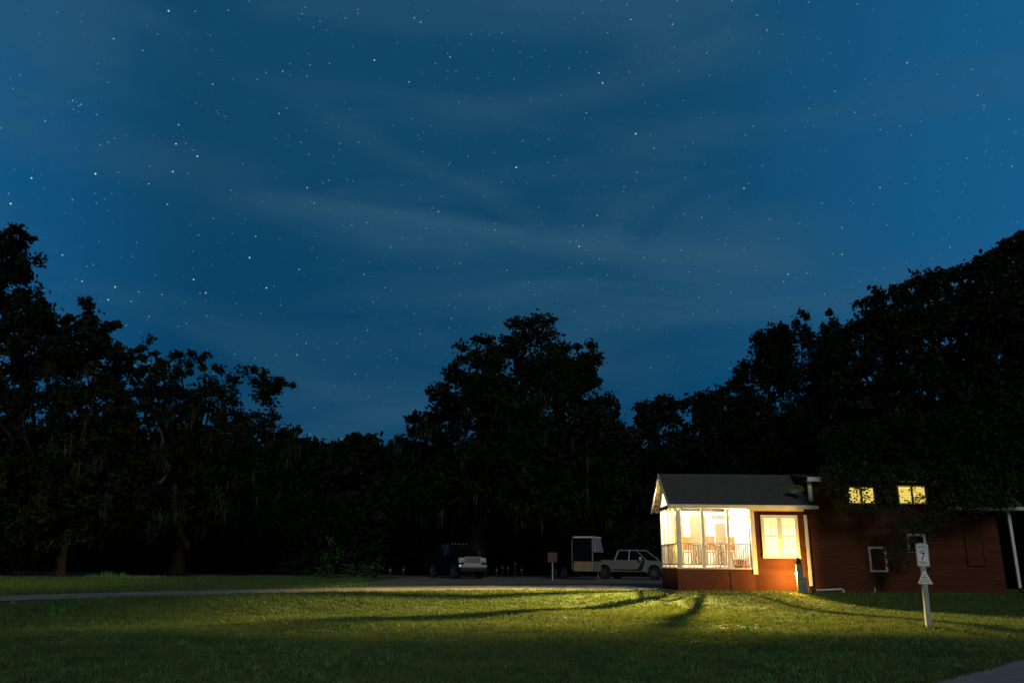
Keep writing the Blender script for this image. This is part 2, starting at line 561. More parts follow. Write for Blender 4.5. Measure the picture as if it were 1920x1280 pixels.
def far_grass():
    n = 150000
    y = 19 + 36 * rng.random(n) ** 1.1
    x = -y * (0.17 + 0.56 * rng.random(n))
    hi = np.interp(x, [p[0] for p in hi2[:-1]], [p[1] for p in hi2[:-1]])
    k = y > hi + 0.25
    x, y = x[k], y[k]
    n = len(x)
    h = 0.09 * (0.4 + 0.9 * rng.random(n) ** 2) * (1 + 0.4 * np.sin(x * 1.3 + np.sin(y)) * np.sin(y * 0.9))
    w = 0.012 + 0.014 * rng.random(n)
    a, b = rng.random(n) * 6.283, rng.random(n) * 6.283
    z = ground_z(x, y) - 0.005
    co = np.stack([np.stack([x - w * np.cos(a), y - w * np.sin(a), z], 1), np.stack([x + w * np.cos(a), y + w * np.sin(a), z], 1),
                   np.stack([x + h * 0.6 * np.cos(b), y + h * 0.6 * np.sin(b), z + h], 1)], 1).reshape(-1, 3)
    tag(quads('grass', co, np.arange(3 * n).reshape(n, 3), M['blade']), 'rough grass between the driveway and the dark trees at the left', 'grass', kind='stuff')


far_grass()

# ------------------------------------------------------------------ the cottage
YF, YB = 31.0, 34.2
YR = (YF + YB) / 2
XL = 6.27
XW = P(1415, 1062, YF).x          # the end of the porch opening
XD = P(1516, 1060, YF).x          # downspout
XE = P(1887, 1100, YF).x          # end of the long wall
ZF = 0.84                         # porch floor
ZH = 3.00                         # underside of the porch header
ZE = 3.14                         # eave
ZR = 4.46                         # ridge
house = empty('cottage', ((XL + XE) / 2, YR, 0), 0, 'red lap sided cottage with lit corner porch, grey shingle roof and white trim', 'cottage')
HO = Vector(house.location)


class HM(MB):                     # shapes are given in world places and stored relative to the house
    def build(s, name, m, parent=None, **k):
        if parent is house or (parent is not None and parent.parent is house):
            s.v = [(x - HO.x, y - HO.y, z - HO.z) for x, y, z in s.v]
        return MB.build(s, name, m, parent, **k)


def hb(name, m, *b, parent=None, bevel=0.0, label=None):
    return HM().box(*b).build(name, m, parent or house, bevel=bevel, label=label)


def siding(name, x0, x1, z0, z1, y, m, exposure=0.145):
    mb = HM()
    n = max(1, round((z1 - z0) / exposure))
    prof = [(y, z0)]
    for i in range(n):
        a, b = z0 + (z1 - z0) * i / n, z0 + (z1 - z0) * (i + 1) / n
        prof += [(y - 0.013, a + 0.001), (y - 0.004, b)]
    prof += [(y + 0.10, z1), (y + 0.10, z0)]
    mb.prism(prof, 'x', x0, x1)
    return mb.build(name, m, house)


siding('wall', XW, XD + 0.1, 0.02, 3.02, YF, M['siding'])
siding('wall', XD + 0.1, XE, 0.02, 3.02, YF - 0.003, M['siding'])
XS = P(1515, 920, YF).x
XS2 = P(1765, 920, YF).x
siding('loft_wall', XS, XS2, 3.02, 4.08, YF - 0.006, M['siding'])
HM().prism([(YF + 0.102, ZF), (YF + 0.102, 3.2), (YR, 4.30), (YB - 0.081, 3.2), (YB - 0.081, ZF)], 'x', XW, XW + 0.10).build('end_wall', M['wallin'], house, label='white inner wall of the porch')
hb('rear_wall', M['siding'], XW + 0.102, XE, YB - 0.1, YB, 0, 3.1)
hb('end_wall', M['siding'], XE - 0.1, XE - 0.002, YF + 0.102, YB - 0.102, 0, 3.1)
hb('porch_back_wall', M['wallin'], XL, XW - 0.002, YB - 0.08, YB, ZF, 3.1)
hb('porch_floor', M['deck'], XL + 0.01, XW - 0.002, YF + 0.01, YB - 0.084, ZF - 0.1, ZF)
hb('porch_floor_edge', M['trim'], XL - 0.02, XW - 0.06, YF - 0.03, YF + 0.008, ZF - 0.045, ZF + 0.012)
hb('porch_floor_edge', M['trim'], XL - 0.03, XL + 0.005, YF + 0.01, YB, ZF - 0.045, ZF + 0.012)
hb('skirting', M['skirt'], XL, XW - 0.003, YF - 0.012, YF + 0.05, 0.0, ZF - 0.047)
hb('skirting', M['skirt'], XL + 0.003, XL + 0.05, YF + 0.052, YB, 0.0, ZF - 0.047)
# hatch in the skirting
hx0, hx1 = P(1370, 1090, YF).x, P(1411, 1090, YF).x
ht = hb('skirting_hatch', M['skirt'], hx0, hx1, YF - 0.030, YF - 0.015, 0.06, 0.70, bevel=0.004)
hb('hatch_frame', M['skirt'], hx0 - 0.02, hx1 + 0.02, YF - 0.022, YF - 0.0135, 0.70 + 0.004, 0.73, parent=ht)
for zz in (0.12, 0.62):
    hb('hinge', M['darkmetal'], hx0 - 0.01, hx0 + 0.03, YF - 0.036, YF - 0.031, zz, zz + 0.04, parent=ht)
# header, corner trim and posts
HM().prism([(XL - 0.02, ZH + 0.075), (XW + 0.1, ZH - 0.012), (XW + 0.1, ZH + 0.12), (XL - 0.02, ZH + 0.12)], 'y', YF - 0.05, YF + 0.09).build('header_beam', M['trim'], house)
hb('side_header', M['brownbeam'], XL - 0.01, XL + 0.10, YF + 0.092, YB, ZH + 0.09, ZH + 0.23)
hb('corner_trim', M['trim'], XW - 0.07, XW + 0.10, YF - 0.055, YF - 0.022, 0.62, ZH - 0.002)
hb('frieze_board', M['trim'], XW + 0.102, XD - 0.02, YF - 0.045, YF - 0.022, ZH - 0.06, ZH + 0.06)
for i, u in enumerate((1274, 1319, 1366)):
    x = P(u, 1010, YF).x
    w = 0.075 if i == 0 else 0.052
    hb('porch_post', M['trim'], x - w, x + w, YF - 0.01, YF - 0.01 + 2 * w, ZF + 0.014, ZH - 0.002, bevel=0.004)
hb('porch_post', M['trim'], XW - 0.14, XW - 0.072, YF - 0.004, YF + 0.10, ZF + 0.014, ZH - 0.002)
hb('porch_post', M['trim'], XL - 0.005, XL + 0.10, YB - 0.19, YB - 0.085, ZF + 0.014, ZH + 0.088)
for k in range(1, 4):
    y = YF + (YB - YF) * k / 4
    hb('porch_post', M['trim'], XL, XL + 0.09, y - 0.05, y + 0.05, ZF + 0.014, ZH + 0.088)


def railing(p0, p1, n):
    mb = HM()
    p0, p1 = Vector(p0), Vector(p1)
    d = (p1 - p0)
    h = 0.90
    ax = 'x' if abs(d.x) > abs(d.y) else 'y'
    def bar(z0, z1, t):
        if ax == 'x': mb.box(p0.x, p1.x, p0.y - t, p0.y + t, z0, z1)
        else: mb.box(p0.x - t, p0.x + t, p0.y, p1.y, z0, z1)
    bar(ZF + h - 0.045, ZF + h, 0.04)
    r = mb.build('railing', M['trim'], house)
    mb = HM()
    bar(ZF + 0.10, ZF + 0.135, 0.03)
    mb.build('bottom_rail', M['rail'], r)
    mb = HM()
    for k in range(n):
        c = p0 + d * ((k + 0.5) / n)
        mb.box(c.x - 0.014, c.x + 0.014, c.y - 0.014, c.y + 0.014, ZF + 0.137, ZF + h - 0.047)
    mb.build('balusters', M['rail'], r)


px = [P(u, 1010, YF).x for u in (1274, 1319, 1366)] + [XW - 0.10]
for i in range(4 - 1):
    railing((px[i] + 0.08, YF + 0.05, 0), (px[i + 1] - 0.06, YF + 0.05, 0), 8)
for k in range(4):
    y0 = YF + (YB - YF) * k / 4
    railing((XL + 0.045, y0 + 0.06 + (0.06 if k == 0 else 0), 0), (XL + 0.045, y0 + (YB - YF) / 4 - 0.06 - (0.12 if k == 3 else 0), 0), 6)
# blinds, door and board on the porch's back wall
yb = YB - 0.08


def backrect(name, m, u0, u1, v0, v1, t=0.02, parent=None, off=0.0, bevel=0.0):
    a, b = P(u0, v0, yb), P(u1, v1, yb)
    return hb(name, m, a.x, b.x, yb - t - off, yb - off - 0.002, max(b.z, ZF + 0.02), a.z, parent=parent, bevel=bevel)


backrect('window_blind', M['tan'], 1262, 1284, 965, 1058)
backrect('window_blind', M['tan'], 1292, 1328, 964, 1058)
dr = backrect('porch_door', M['wallin'], 1335, 1366, 977, 1062, t=0.05)
backrect('screen', M['tan'], 1339, 1363, 980, 1058, t=0.02, parent=dr, off=0.05)
backrect('door_handle', M['darkmetal'], 1340, 1341.5, 1024, 1028, t=0.05, parent=dr, off=0.072)
backrect('wooden_board', M['tan'], 1333, 1368, 965, 973, t=0.04)

# roof
ro = 0.10
rx0, rx1 = XL - 0.28, P(1534, 950, YF - 0.3).x


def roof(name, x0, x1, front_only=False):
    ye, yr, t = YF - 0.34, YR, 0.09
    sl = (ZR - ZE) / (yr - ye)
    mb = HM()
    nrow = 14
    prof = []
    for i in range(nrow):     # each course of shingles laps over the one below
        a, b = i / nrow, (i + 1) / nrow
        prof += [(ye + (yr - ye) * a, ZE + (ZR - ZE) * a + 0.014), (ye + (yr - ye) * b, ZE + (ZR - ZE) * b + 0.001)]
    prof += [(yr, ZR - t), (ye, ZE - t)]
    mb.prism(prof, 'x', x0, x1)
    r = mb.build(name, M['shingle'], house)
    yb2 = YB + 0.34
    mb = HM().prism([(yr + 0.001, ZR), (yb2, ZE), (yb2, ZE - t), (yr + 0.001, ZR - t)], 'x', x0, x1)
    mb.build('rear_slope', M['shingle'], r)
    HM().box(x0, x1, ye - 0.025, ye - 0.002, ZE - 0.13, ZE + 0.004).build('fascia', M['trim'], r)
    HM().box(x0 + 0.01, x1 - 0.01, ye, YF - 0.052, ZE - 0.125, ZE - 0.10).build('soffit', M['trim'], r)
    HM().prism([(ye - 0.10, ZE - 0.015), (ye - 0.027, ZE - 0.015), (ye - 0.027, ZE - 0.11), (ye - 0.075, ZE - 0.11)], 'x', x0 + 0.02, x1 - 0.02).build('gutter', M['trim'], r)
    HM().prism([(YR - 0.10, ZR - 0.045), (YR, ZR + 0.035), (YR + 0.10, ZR - 0.045), (YR + 0.1, ZR - 0.06), (YR - 0.1, ZR - 0.06)], 'x', x0, x1).build('ridge_cap', M['shingle'], r)
    return r


r1 = roof('roof', rx0, rx1)
for s, y0 in ((1, YF - 0.34), (-1, YB + 0.34)):       # rake boards at the gable end
    HM().prism([(y0, ZE - 0.16), (y0, ZE + 0.01), (YR, ZR + 0.03), (YR, ZR - 0.17)], 'x', rx0 - 0.03, rx0 - 0.002).build('rake_board', M['trim'], r1)
for s, y0 in ((1, YF + 0.1), (-1, YB - 0.02)):        # rafters seen in the open gable
    HM().prism([(y0, ZH + 0.12), (y0 , ZH + 0.22), (YR, ZR - 0.10), (YR, ZR - 0.24)], 'x', XL + 0.01, XL + 0.07).build('gable_rafter', M['trim'], r1)
# vaulted ceiling inside the porch
HM().prism([(YF + 0.1, ZE + 0.17), (YR, ZR - 0.10), (YB - 0.01, ZE + 0.10), (YB - 0.01, ZE + 0.13), (YR, ZR - 0.095), (YF + 0.1, ZE + 0.18)], 'x', XL + 0.08, XW - 0.01).build('porch_ceiling', M['wallin'], house)
r2 = roof('roof', P(1765, 920, YF).x + 0.02, P(1912, 960, YF).x)
# the loft dormer: flat front, low roof running back to the ridge
dz = 4.20
HM().prism([(YF - 0.30, dz - 0.06), (YF - 0.30, dz), (YR + 0.02, ZR + 0.07), (YR + 0.02, ZR - 0.03)], 'x', XS - 0.10, XS2 + 0.1).build('loft_roof', M['shingle'], house)
lf = HM().box(XS - 0.10, XS2 + 0.1, YF - 0.33, YF - 0.302, dz - 0.15, dz + 0.01).build('loft_fascia', M['trim'], house)
hb('loft_soffit', M['trim'], XS - 0.09, XS2 + 0.09, YF - 0.30, YF - 0.03, dz - 0.13, dz - 0.10)
hb('corner_board', M['trim'], XS - 0.02, XS + 0.13, YF - 0.075, YF - 0.03, 3.32, dz - 0.131)
HM().prism([(YF - 0.005, 3.35), (YF - 0.005, 4.08), (YR, ZR - 0.04)], 'x', XS, XS + 0.05).build('loft_side', M['siding'], house)
hb('loft_side', M['siding'], XS2 - 0.05, XS2, YF + 0.1, YR, 3.2, 4.1)


def window(u0, u1, v0, v1, panes, pm, trim=0.09, y=YF, label=None, blind=None, muntins=(1, 3), fm=None, slat=0.05, yo=0.022):
    a, b = P(u0, v0, y), P(u1, v1, y)
    x0, x1, z1, z0 = a.x, b.x, a.z, b.z
    fm = fm or M['trim']
    fy = y - yo
    mb = HM()
    mb.box(x0, x0 + trim, fy - 0.05, fy, z0 + trim, z1 - trim).box(x1 - trim, x1, fy - 0.05, fy, z0 + trim, z1 - trim)
    mb.box(x0, x1, fy - 0.052, fy, z1 - trim, z1).box(x0 - 0.01, x1 + 0.01, fy - 0.06, fy, z0, z0 + trim)
    n = panes
    iw = x1 - x0 - 2 * trim
    for k in range(1, n):
        c = x0 + trim + iw * k / n
        mb.box(c - trim * 0.75, c + trim * 0.75, fy - 0.049, fy, z0 + trim + 0.001, z1 - trim - 0.001)
    w = mb.build('window', fm, house, label=label)
    mul = trim * 0.75
    for k in range(n):
        p0 = x0 + trim + iw * k / n + (mul if k else 0)
        p1 = x0 + trim + iw * (k + 1) / n - (mul if k < n - 1 else 0)
        HM().box(p0, p1, fy - 0.014, fy - 0.004, z0 + trim, z1 - trim).build('pane', pm, w)
        if muntins:
            mb = HM()
            zc = (z0 + z1) / 2
            mb.box(p0, p1, fy - 0.040, fy - 0.016, zc - 0.025, zc + 0.025)
            for j in range(1, muntins[0] + 1):
                c = p0 + (p1 - p0) * j / (muntins[0] + 1)
                mb.box(c - 0.009, c + 0.009, fy - 0.030, fy - 0.017, z0 + trim, zc - 0.026).box(c - 0.009, c + 0.009, fy - 0.030, fy - 0.017, zc + 0.026, z1 - trim)
            for zq in (z0 + trim + (zc - z0 - trim) / 2, zc + (z1 - trim - zc) / 2):
                mb.box(p0, p1, fy - 0.029, fy - 0.018, zq - 0.009, zq + 0.009)
            mb.build('sash', M['trim'], w)
        if blind:
            mb = HM()
            zz = z1 - trim - 0.01
            zend = z1 - trim - (z1 - z0 - 2 * trim) * blind[1]
            while zz > zend:
                mb.box(p0 + 0.01, p1 - 0.01, fy - 0.0162, fy - 0.0146, zz - slat * 0.45, zz)
                zz -= slat
            mb.build('blind', blind[0], w)
    return w


window(1424.5, 1500.5, 965, 1046.5, 2, M['winlit'], trim=0.115, label='double sash window lit warm white', blind=(M['blindlit'], 0.22), slat=0.045)
window(1586, 1641, 911, 946, 2, M['loftlit'], trim=0.06, label='yellow lit loft window behind leaves', blind=(M['loftblind'], 1.0), muntins=None, slat=0.06, yo=0.03)
window(1679, 1738, 909, 946, 2, M['loftlit'], trim=0.06, label='yellow lit loft window with blinds', blind=(M['loftblind'], 1.0), muntins=None, slat=0.06, yo=0.03)
window(1626, 1664.5, 1024, 1072, 1, M['siding'], trim=0.075, label='white frame round a closed red panel', muntins=None)
window(1697, 1737, 1000, 1036, 1, M['glass'], trim=0.085, label='dark unlit window with white frame', muntins=None)
window(1806, 1848, 1000, 1060, 1, M['siding'], trim=0.03, label='shut dark panel without lights', muntins=None, fm=M['siding'])


def downspout(x, z1):
    mb = HM()
    mb.box(x - 0.055, x + 0.055, YF - 0.13, YF - 0.05, 0.22, z1 - 0.10)
    d = mb.build('downspout', M['trim'], house, bevel=0.008)
    HM().tube([(x, YF - 0.09, 0.22), (x + 0.02, YF - 0.10, 0.10), (x + 0.03, YF - 0.20, 0.03)], 0.045).build('drain_elbow', M['darkmetal'], d)
    for z in (0.7, 1.7, 2.6):
        HM().box(x - 0.062, x + 0.062, YF - 0.134, YF - 0.024, z, z + 0.03).build('strap', M['trim'], d)


downspout(XD, 2.90)
downspout(P(1904, 1060, YF).x - 0.02, 3.12)

# porch lamp: the bright light under the porch ridge
LX, LY, LZ = 7.80, YR, 3.50
lamp = empty('porch_lamp', (LX, LY, LZ), 0, 'bright glowing pendant lamp under the porch ridge', 'lamp')
MB().lathe([(0.001, 0.12), (0.04, 0.11), (0.10, 0.05), (0.24, -0.035), (0.235, -0.045), (0.10, 0.035), (0.001, 0.06)], 24).build('light_block_shade', M['darkmetal'], lamp, smooth=True)  # unseen shade, added to keep the spots' upward light off the vault
MB().tube([(0, 0, 0.12), (0, 0, 0.84)], 0.010).build('cord', M['darkmetal'], lamp)
MB().lathe([(0.005, -0.055), (0.035, -0.045), (0.045, -0.02), (0.035, 0.0), (0.02, 0.01)], 16, (0, 0.05, 0)).build('bulb', M['bulb'], lamp, smooth=True)
pl = bpy.data.objects.new('lamp_light', bpy.data.lights.new('lamp_light', 'POINT'))
COL.objects.link(pl)
pl.parent = lamp
pl.location = (0, 0, -0.08)
pl.data.energy = 400
pl.data.color = (1.0, 0.94, 0.88)
pl.data.shadow_soft_size = 0.07
# two unseen spots added at the lamp's place to brighten the lawn
fl = bpy.data.objects.new('flood_light', bpy.data.lights.new('flood_light', 'SPOT'))
COL.objects.link(fl)
fl.parent = lamp
fl.location = (0, -0.02, -0.07)
fl.rotation_euler = Vector((-1.0, -1, 0.60)).to_track_quat('-Z', 'Y').to_euler()
fl.data.energy = 50000
fl.data.color = (1.0, 0.69, 0.22)
fl.data.spot_size = R(164)
fl.data.spot_blend = 0.95
fl.data.shadow_soft_size = 0.06
fr = bpy.data.objects.new('flood_light', fl.data.copy())
COL.objects.link(fr)
fr.parent = lamp
fr.location = fl.location
fr.rotation_euler = Vector((0.45, -1, 0.58)).to_track_quat('-Z', 'Y').to_euler()
fr.data.energy = 25000


# furniture on the porch
def make_chair():
    t = empty('bar_chair', (0, 0, 0))
    bx('seat', M['wood'], t, -0.22, 0.22, -0.22, 0.20, 0.56, 0.60, bevel=0.01)
    mb = MB()
    for k in range(7):
        x = -0.21 + k * 0.06
        mb.box(x, x + 0.052, 0.19, 0.21, 0.66, 1.12)
    b = mb.build('backrest', M['wood'], t)
    MB().box(-0.24, 0.24, 0.18, 0.22, 1.122, 1.17).build('top_rail', M['wood'], b, bevel=0.006)
    for sx in (-1, 1):
        MB().tube([(sx * 0.20, -0.19, 0.56), (sx * 0.25, -0.25, 0.0)], 0.018).build('leg', M['rail'], t)
        MB().tube([(sx * 0.20, 0.18, 1.12), (sx * 0.21, 0.19, 0.58), (sx * 0.25, 0.26, 0.0)], 0.018).build('leg', M['rail'], t)
        MB().tube([(sx * 0.24, -0.22, 0.56), (sx * 0.25, -0.22, 0.78), (sx * 0.25, 0.18, 0.80)], 0.016).build('armrest', M['rail'], t)
    MB().tube([(-0.23, -0.23, 0.22), (0.23, -0.23, 0.22)], 0.012).build('footrest', M['rail'], t)
    return t


ch0 = make_chair()
chl = ['slatted wooden high chair in the first porch bay, by the corner post',
       'slatted wooden high chair right of the second porch post',
       'slatted wooden high chair half behind the third porch post',
       'pale slatted high chair near the white porch wall, beside the red ornament']
for i, (u, y, rz) in enumerate([(1283, 32.4, 3.3), (1328, 32.0, 3.0), (1364, 32.3, 3.25), (1396, 33.3, 2.7)]):
    c = ch0 if i == 0 else copy_tree(ch0)
    c.location = (P(u, 1015, y).x, y, ZF)
    c.rotation_euler = (0, 0, rz)
    tag(c, chl[i], 'chair', 'high chairs on the lit porch')
for i, (u, y) in enumerate([(1305, 32.7), (1347, 32.9)]):
    tt = empty('bar_table', (P(u, 1020, y).x, y, ZF), 0, ['round high table between the first two porch chairs', 'round high table in front of the porch door'][i], 'table', 'high tables on the lit porch')
    MB().lathe([(0.38, 0.86), (0.40, 0.875), (0.40, 0.89), (0.38, 0.90)], 24).build('table_top', M['trim'], tt)
    for k in range(3):
        a = k * 2.094 + 0.4
        MB().tube([(0.30 * math.cos(a), 0.30 * math.sin(a), 0), (0.02 * math.cos(a), 0.02 * math.sin(a), 0.45), (0.2 * math.cos(a + .6), 0.2 * math.sin(a + .6), 0.86)], 0.016).build('leg', M['rail'], tt)
o = MB().lathe([(0.075, 0), (0.08, 0.03), (0.05, 0.14), (0.03, 0.20), (0.05, 0.24), (0.03, 0.30), (0.004, 0.38)], 14).build('ornament', M['red'], None, loc=(P(1398, 1050, 31.5).x, 31.5, ZF), smooth=True)
tag(o, 'small red ornament on the porch floor behind the railing', 'ornament')
o = empty('planter', (P(1384, 1050, 31.7).x, 31.7, ZF), 0, 'brown tub standing behind the railing left of the red ornament', 'tub')
MB().lathe([(0.14, 0), (0.18, 0.04), (0.20, 0.26), (0.215, 0.27), (0.215, 0.30)], 18).build('tub', M['board'], o)
MB().lathe([(0.005, 0.36), (0.12, 0.34), (0.20, 0.302)], 18).build('lid', M['board'], o)
o = MB().tube([(P(1403, 968, 32).x, 32.0, 2.9), (P(1401, 990, 32).x, 32.01, 2.4), (P(1404, 1015, 32).x, 32.0, 1.9), (P(1401, 1040, 32).x, 31.98, 1.3)], 0.008, 6).build('hanging_cord', M['darkmetal'])
tag(o, 'thin dark cord hanging by the white porch wall', 'cord')

# satellite dish on the roof
sx = P(1491, 920, 31.05).x
zroof = ZE + (ZR - ZE) * ((31.05 - (YF - 0.34)) / (YR - YF + 0.34))
sd = empty('satellite_dish', (sx, 31.05, zroof), 0, 'small satellite dish on a mast standing on the cottage roof', 'satellite dish')
MB().tube([(0, 0, 0), (0, -0.02, 0.42)], 0.02).build('mast', M['darkmetal'], sd)
mb = MB().lathe([(0.001, 0.00), (0.12, 0.012), (0.22, 0.045), (0.29, 0.085), (0.285, 0.090), (0.21, 0.055), (0.001, 0.015)], 24, axis='y')
dd = mb.build('dish', M['dish'], sd, smooth=True)
dd.location = (0, -0.06, 0.38)
dd.scale = (1.05, 1, 0.62)
dd.rotation_euler = (R(-20), 0, R(165))
MB().tube([(0, -0.05, 0.22), (0, -0.36, 0.24)], 0.012).build('feed_arm', M['darkmetal'], sd)
bx('receiver', M['blackmatte'], sd, -0.03, 0.03, -0.40, -0.35, 0.21, 0.27)

# power pedestal with its amber light
pxx, pyy = P(1501, 1100, 30.1).x, 30.1
pe = empty('power_pedestal', (pxx, pyy, gz(pxx, pyy)), 0, 'grey green power pedestal by the cottage wall, left of the downspout', 'power pedestal')
bx('box', M['green'], pe, -0.11, 0.11, -0.08, 0.08, 0.0, 1.02, bevel=0.015)
mb = MB().prism([(-0.10, 1.02), (0.10, 1.02), (0.04, 1.22), (-0.07, 1.24)], 'y', -0.075, 0.075)
mb.build('hood', M['darkmetal'], pe, bevel=0.01)
bx('meter_box', M['green'], pe, 0.115, 0.23, -0.05, 0.06, 0.0, 0.55, bevel=0.01)
MB().tube([(0.26, 0, 0), (0.26, 0, 0.42)], 0.02).build('conduit', M['pvc'], pe)
lm = bx('lamp', M['amber'], pe, -0.128, -0.112, -0.02, 0.05, 0.60, 0.72, bevel=0.004)
al = bpy.data.objects.new('amber_light', bpy.data.lights.new('amber_light', 'POINT'))
COL.objects.link(al)
al.parent = pe
al.location = (-0.15, 0.03, 0.66)
al.data.energy = 390
al.data.color = (1.0, 0.50, 0.09)
al.data.shadow_soft_size = 0.02

# pipes along the wall
a = P(1532, 1111, 30.7); b = P(1578, 1108, 30.6)
o = MB().tube([(a.x, 30.72, 0.08), ((a.x + b.x) / 2, 30.66, 0.10), (b.x, 30.6, 0.13), (b.x + 0.05, 30.55, 0.09), (b.x + 0.06, 30.5, -0.02)], 0.038).build('drain_pipe', M['pvc'])
tag(o, 'pale drain pipe lying along the foot of the dark red wall', 'pipe')
a = P(1641, 1110, 30.6)
o = MB().tube([(a.x, 30.6, -0.03), (a.x, 30.6, 0.16), (a.x + 0.02, 30.6, 0.2)], 0.03).build('standpipe', M['pvc'])
tag(o, 'short pale standpipe under the white framed panel', 'pipe')

# the neighbouring cottage, just in the frame
nb = empty('neighbour_cottage', (24.5, 38, 0), 0, 'dark red cottage at the right edge with yellow lit eave and white railing', 'cottage')
bx('wall', M['siding'], nb, -0.2, 5, 0, 6, 0, 3.3)
rf = MB().prism([(-0.5, 3.3), (3, 4.8), (6.5, 3.3), (6.5, 3.2), (-0.5, 3.2)], 'x', -0.6, 5.2).build('roof', M['shingle'], nb)
bx('fascia', M['trim'], rf, -0.6, 5.2, -0.54, -0.502, 3.12, 3.32)
mb = MB()
for k in range(14):
    mb.box(-1.0 + k * 0.16, -0.97 + k * 0.16, -0.9, -0.87, 0.75, 1.55)
mb.box(-1.05, 1.5, -0.92, -0.85, 1.55, 1.6)
mb.build('railing', M['trim'], nb)
bx('deck', M['skirt'], nb, -1.05, 1.5, -0.95, -0.002, 0.0, 0.74)

# ------------------------------------------------------------------ speed sign
SY = 20.0
sb = P(1743, 1176, SY)
top = P(1729, 1017, SY)
sp = empty('speed_sign', (sb.x, SY, gz(sb.x, SY) - 0.02), R(-6), 'white speed limit sign on a grey wooden post by the road', 'sign')
ph = top.z - sp.location.z
sp.rotation_euler = (0, R(1.6), R(-6))
z_of = lambda v: P(1735, v, SY).z - sp.location.z
bx('post', M['post'], sp, -0.055, 0.055, 0.0, 0.11, 0, ph, bevel=0.006)
zs0, zs1 = z_of(1061), z_of(1019.5)
pw = 0.142
pt = MB().box(-pw, pw, -0.012, -0.006, zs0, zs1).build('sign_plate', M['sign'], sp, bevel=0.002)
mb = MB()
e, w = 0.012, 0.008
for (x0, x1, z0, z1) in ((-pw + e, pw - e, zs0 + e, zs0 + e + w), (-pw + e, pw - e, zs1 - e - w, zs1 - e), (-pw + e, -pw + e + w, zs0 + e + w, zs1 - e - w), (pw - e - w, pw - e, zs0 + e + w, zs1 - e - w)):
    mb.box(x0, x1, -0.0145, -0.0125, z0, z1)
mb.build('border', M['ink'], pt)


def text(s, size, x, z, y, parent, sx=1.0, bold=0.0):
    c = bpy.data.curves.new('lettering', 'FONT')
    c.body = s
    c.size = size
    c.align_x = 'CENTER'
    c.extrude = 0.0008
    c.offset = bold
    o = bpy.data.objects.new('lettering', c)
    COL.objects.link(o)
    bpy.context.view_layer.update()
    me = bpy.data.meshes.new_from_object(o)
    bpy.data.objects.remove(o)
    me.materials.clear(); me.materials.append(M['ink'])
    t = bpy.data.objects.new('lettering', me)
    COL.objects.link(t)
    t.parent = parent
    t.rotation_euler = (R(90), 0, 0)
    t.scale = (sx, 1, 1)
    t.location = (x, y, z)
    return t


H = zs1 - zs0
text('SPEED', 0.105, 0, zs1 - 0.110, -0.0145, pt, 0.72)
text('LIMIT', 0.105, 0, zs1 - 0.208, -0.0145, pt, 0.78)
text('7', 0.25, 0, zs0 + H * 0.285, -0.0145, pt, 0.85, 0.001)
text('MPH', 0.105, 0, zs0 + 0.045, -0.0145, pt, 0.88)
zt0, zt1 = z_of(1094), z_of(1070)
mb = MB().prism([(-0.175, zt0), (0.175, zt0), (0.03, zt1), (-0.03, zt1)], 'y', -0.012, -0.006)
tp = mb.build('triangle_plate', M['sign'], sp, bevel=0.002)
mb = MB()
for k in range(4):
    z = zt0 + 0.035 + k * 0.052
    wd = 0.12 - k * 0.024
    x = -wd
    while x < wd - 0.02:
        l = 0.014 + 0.018 * random.random()
        mb.box(x, min(x + l, wd), -0.0142, -0.0125, z, z + 0.020)
        x += l + 0.009
mb.build('small_print', M['ink'], tp)
MB().lathe([(0.008, -0.02), (0.008, -0.013)], 8, (0, 0, zs0 - 0.06), 'y').build('bolt', M['darkmetal'], sp)

# ------------------------------------------------------------------ vehicles
def arch(cx, cz, r, n=10):
    return [(cx + r * math.cos(t), cz + r * math.sin(t)) for t in np.linspace(math.pi, 0, n)]


def wheel(parent, x, y, s, r=0.40, rimm='rim'):
    mb = MB().lathe([(r * 0.62, -0.13), (r * 0.93, -0.135), (r, -0.09), (r, 0.09), (r * 0.93, 0.135), (r * 0.62, 0.13)], 28, axis='y')
    w = bpy.data.objects.new('wheel', None)
    COL.objects.link(w); w.parent = parent; w.location = (x, y, r)
    mb.build('tyre', M['tyre'], w, smooth=False)
    mb = MB()
    yo = s * 0.115
    mb.lathe([(r * 0.60, yo - 0.01), (r * 0.60, yo + 0.01)], 28, axis='y') if False else None
    for k in range(6):
        t = k * math.pi / 3
        c, d = math.cos(t), math.sin(t)
        p = [(-0.035, 0.05), (0.035, 0.05), (0.05, r * 0.6), (-0.05, r * 0.6)]
        q = [(a * c - b * d, a * d + b * c) for a, b in p]
        mb.prism(q, 'y', yo, yo + s * 0.02)
    mb.lathe([(0.09, yo - 0.01), (0.09, yo + s * 0.03), (0.04, yo + s * 0.035)], 14, axis='y')
    mb.build('rim', M[rimm], w)


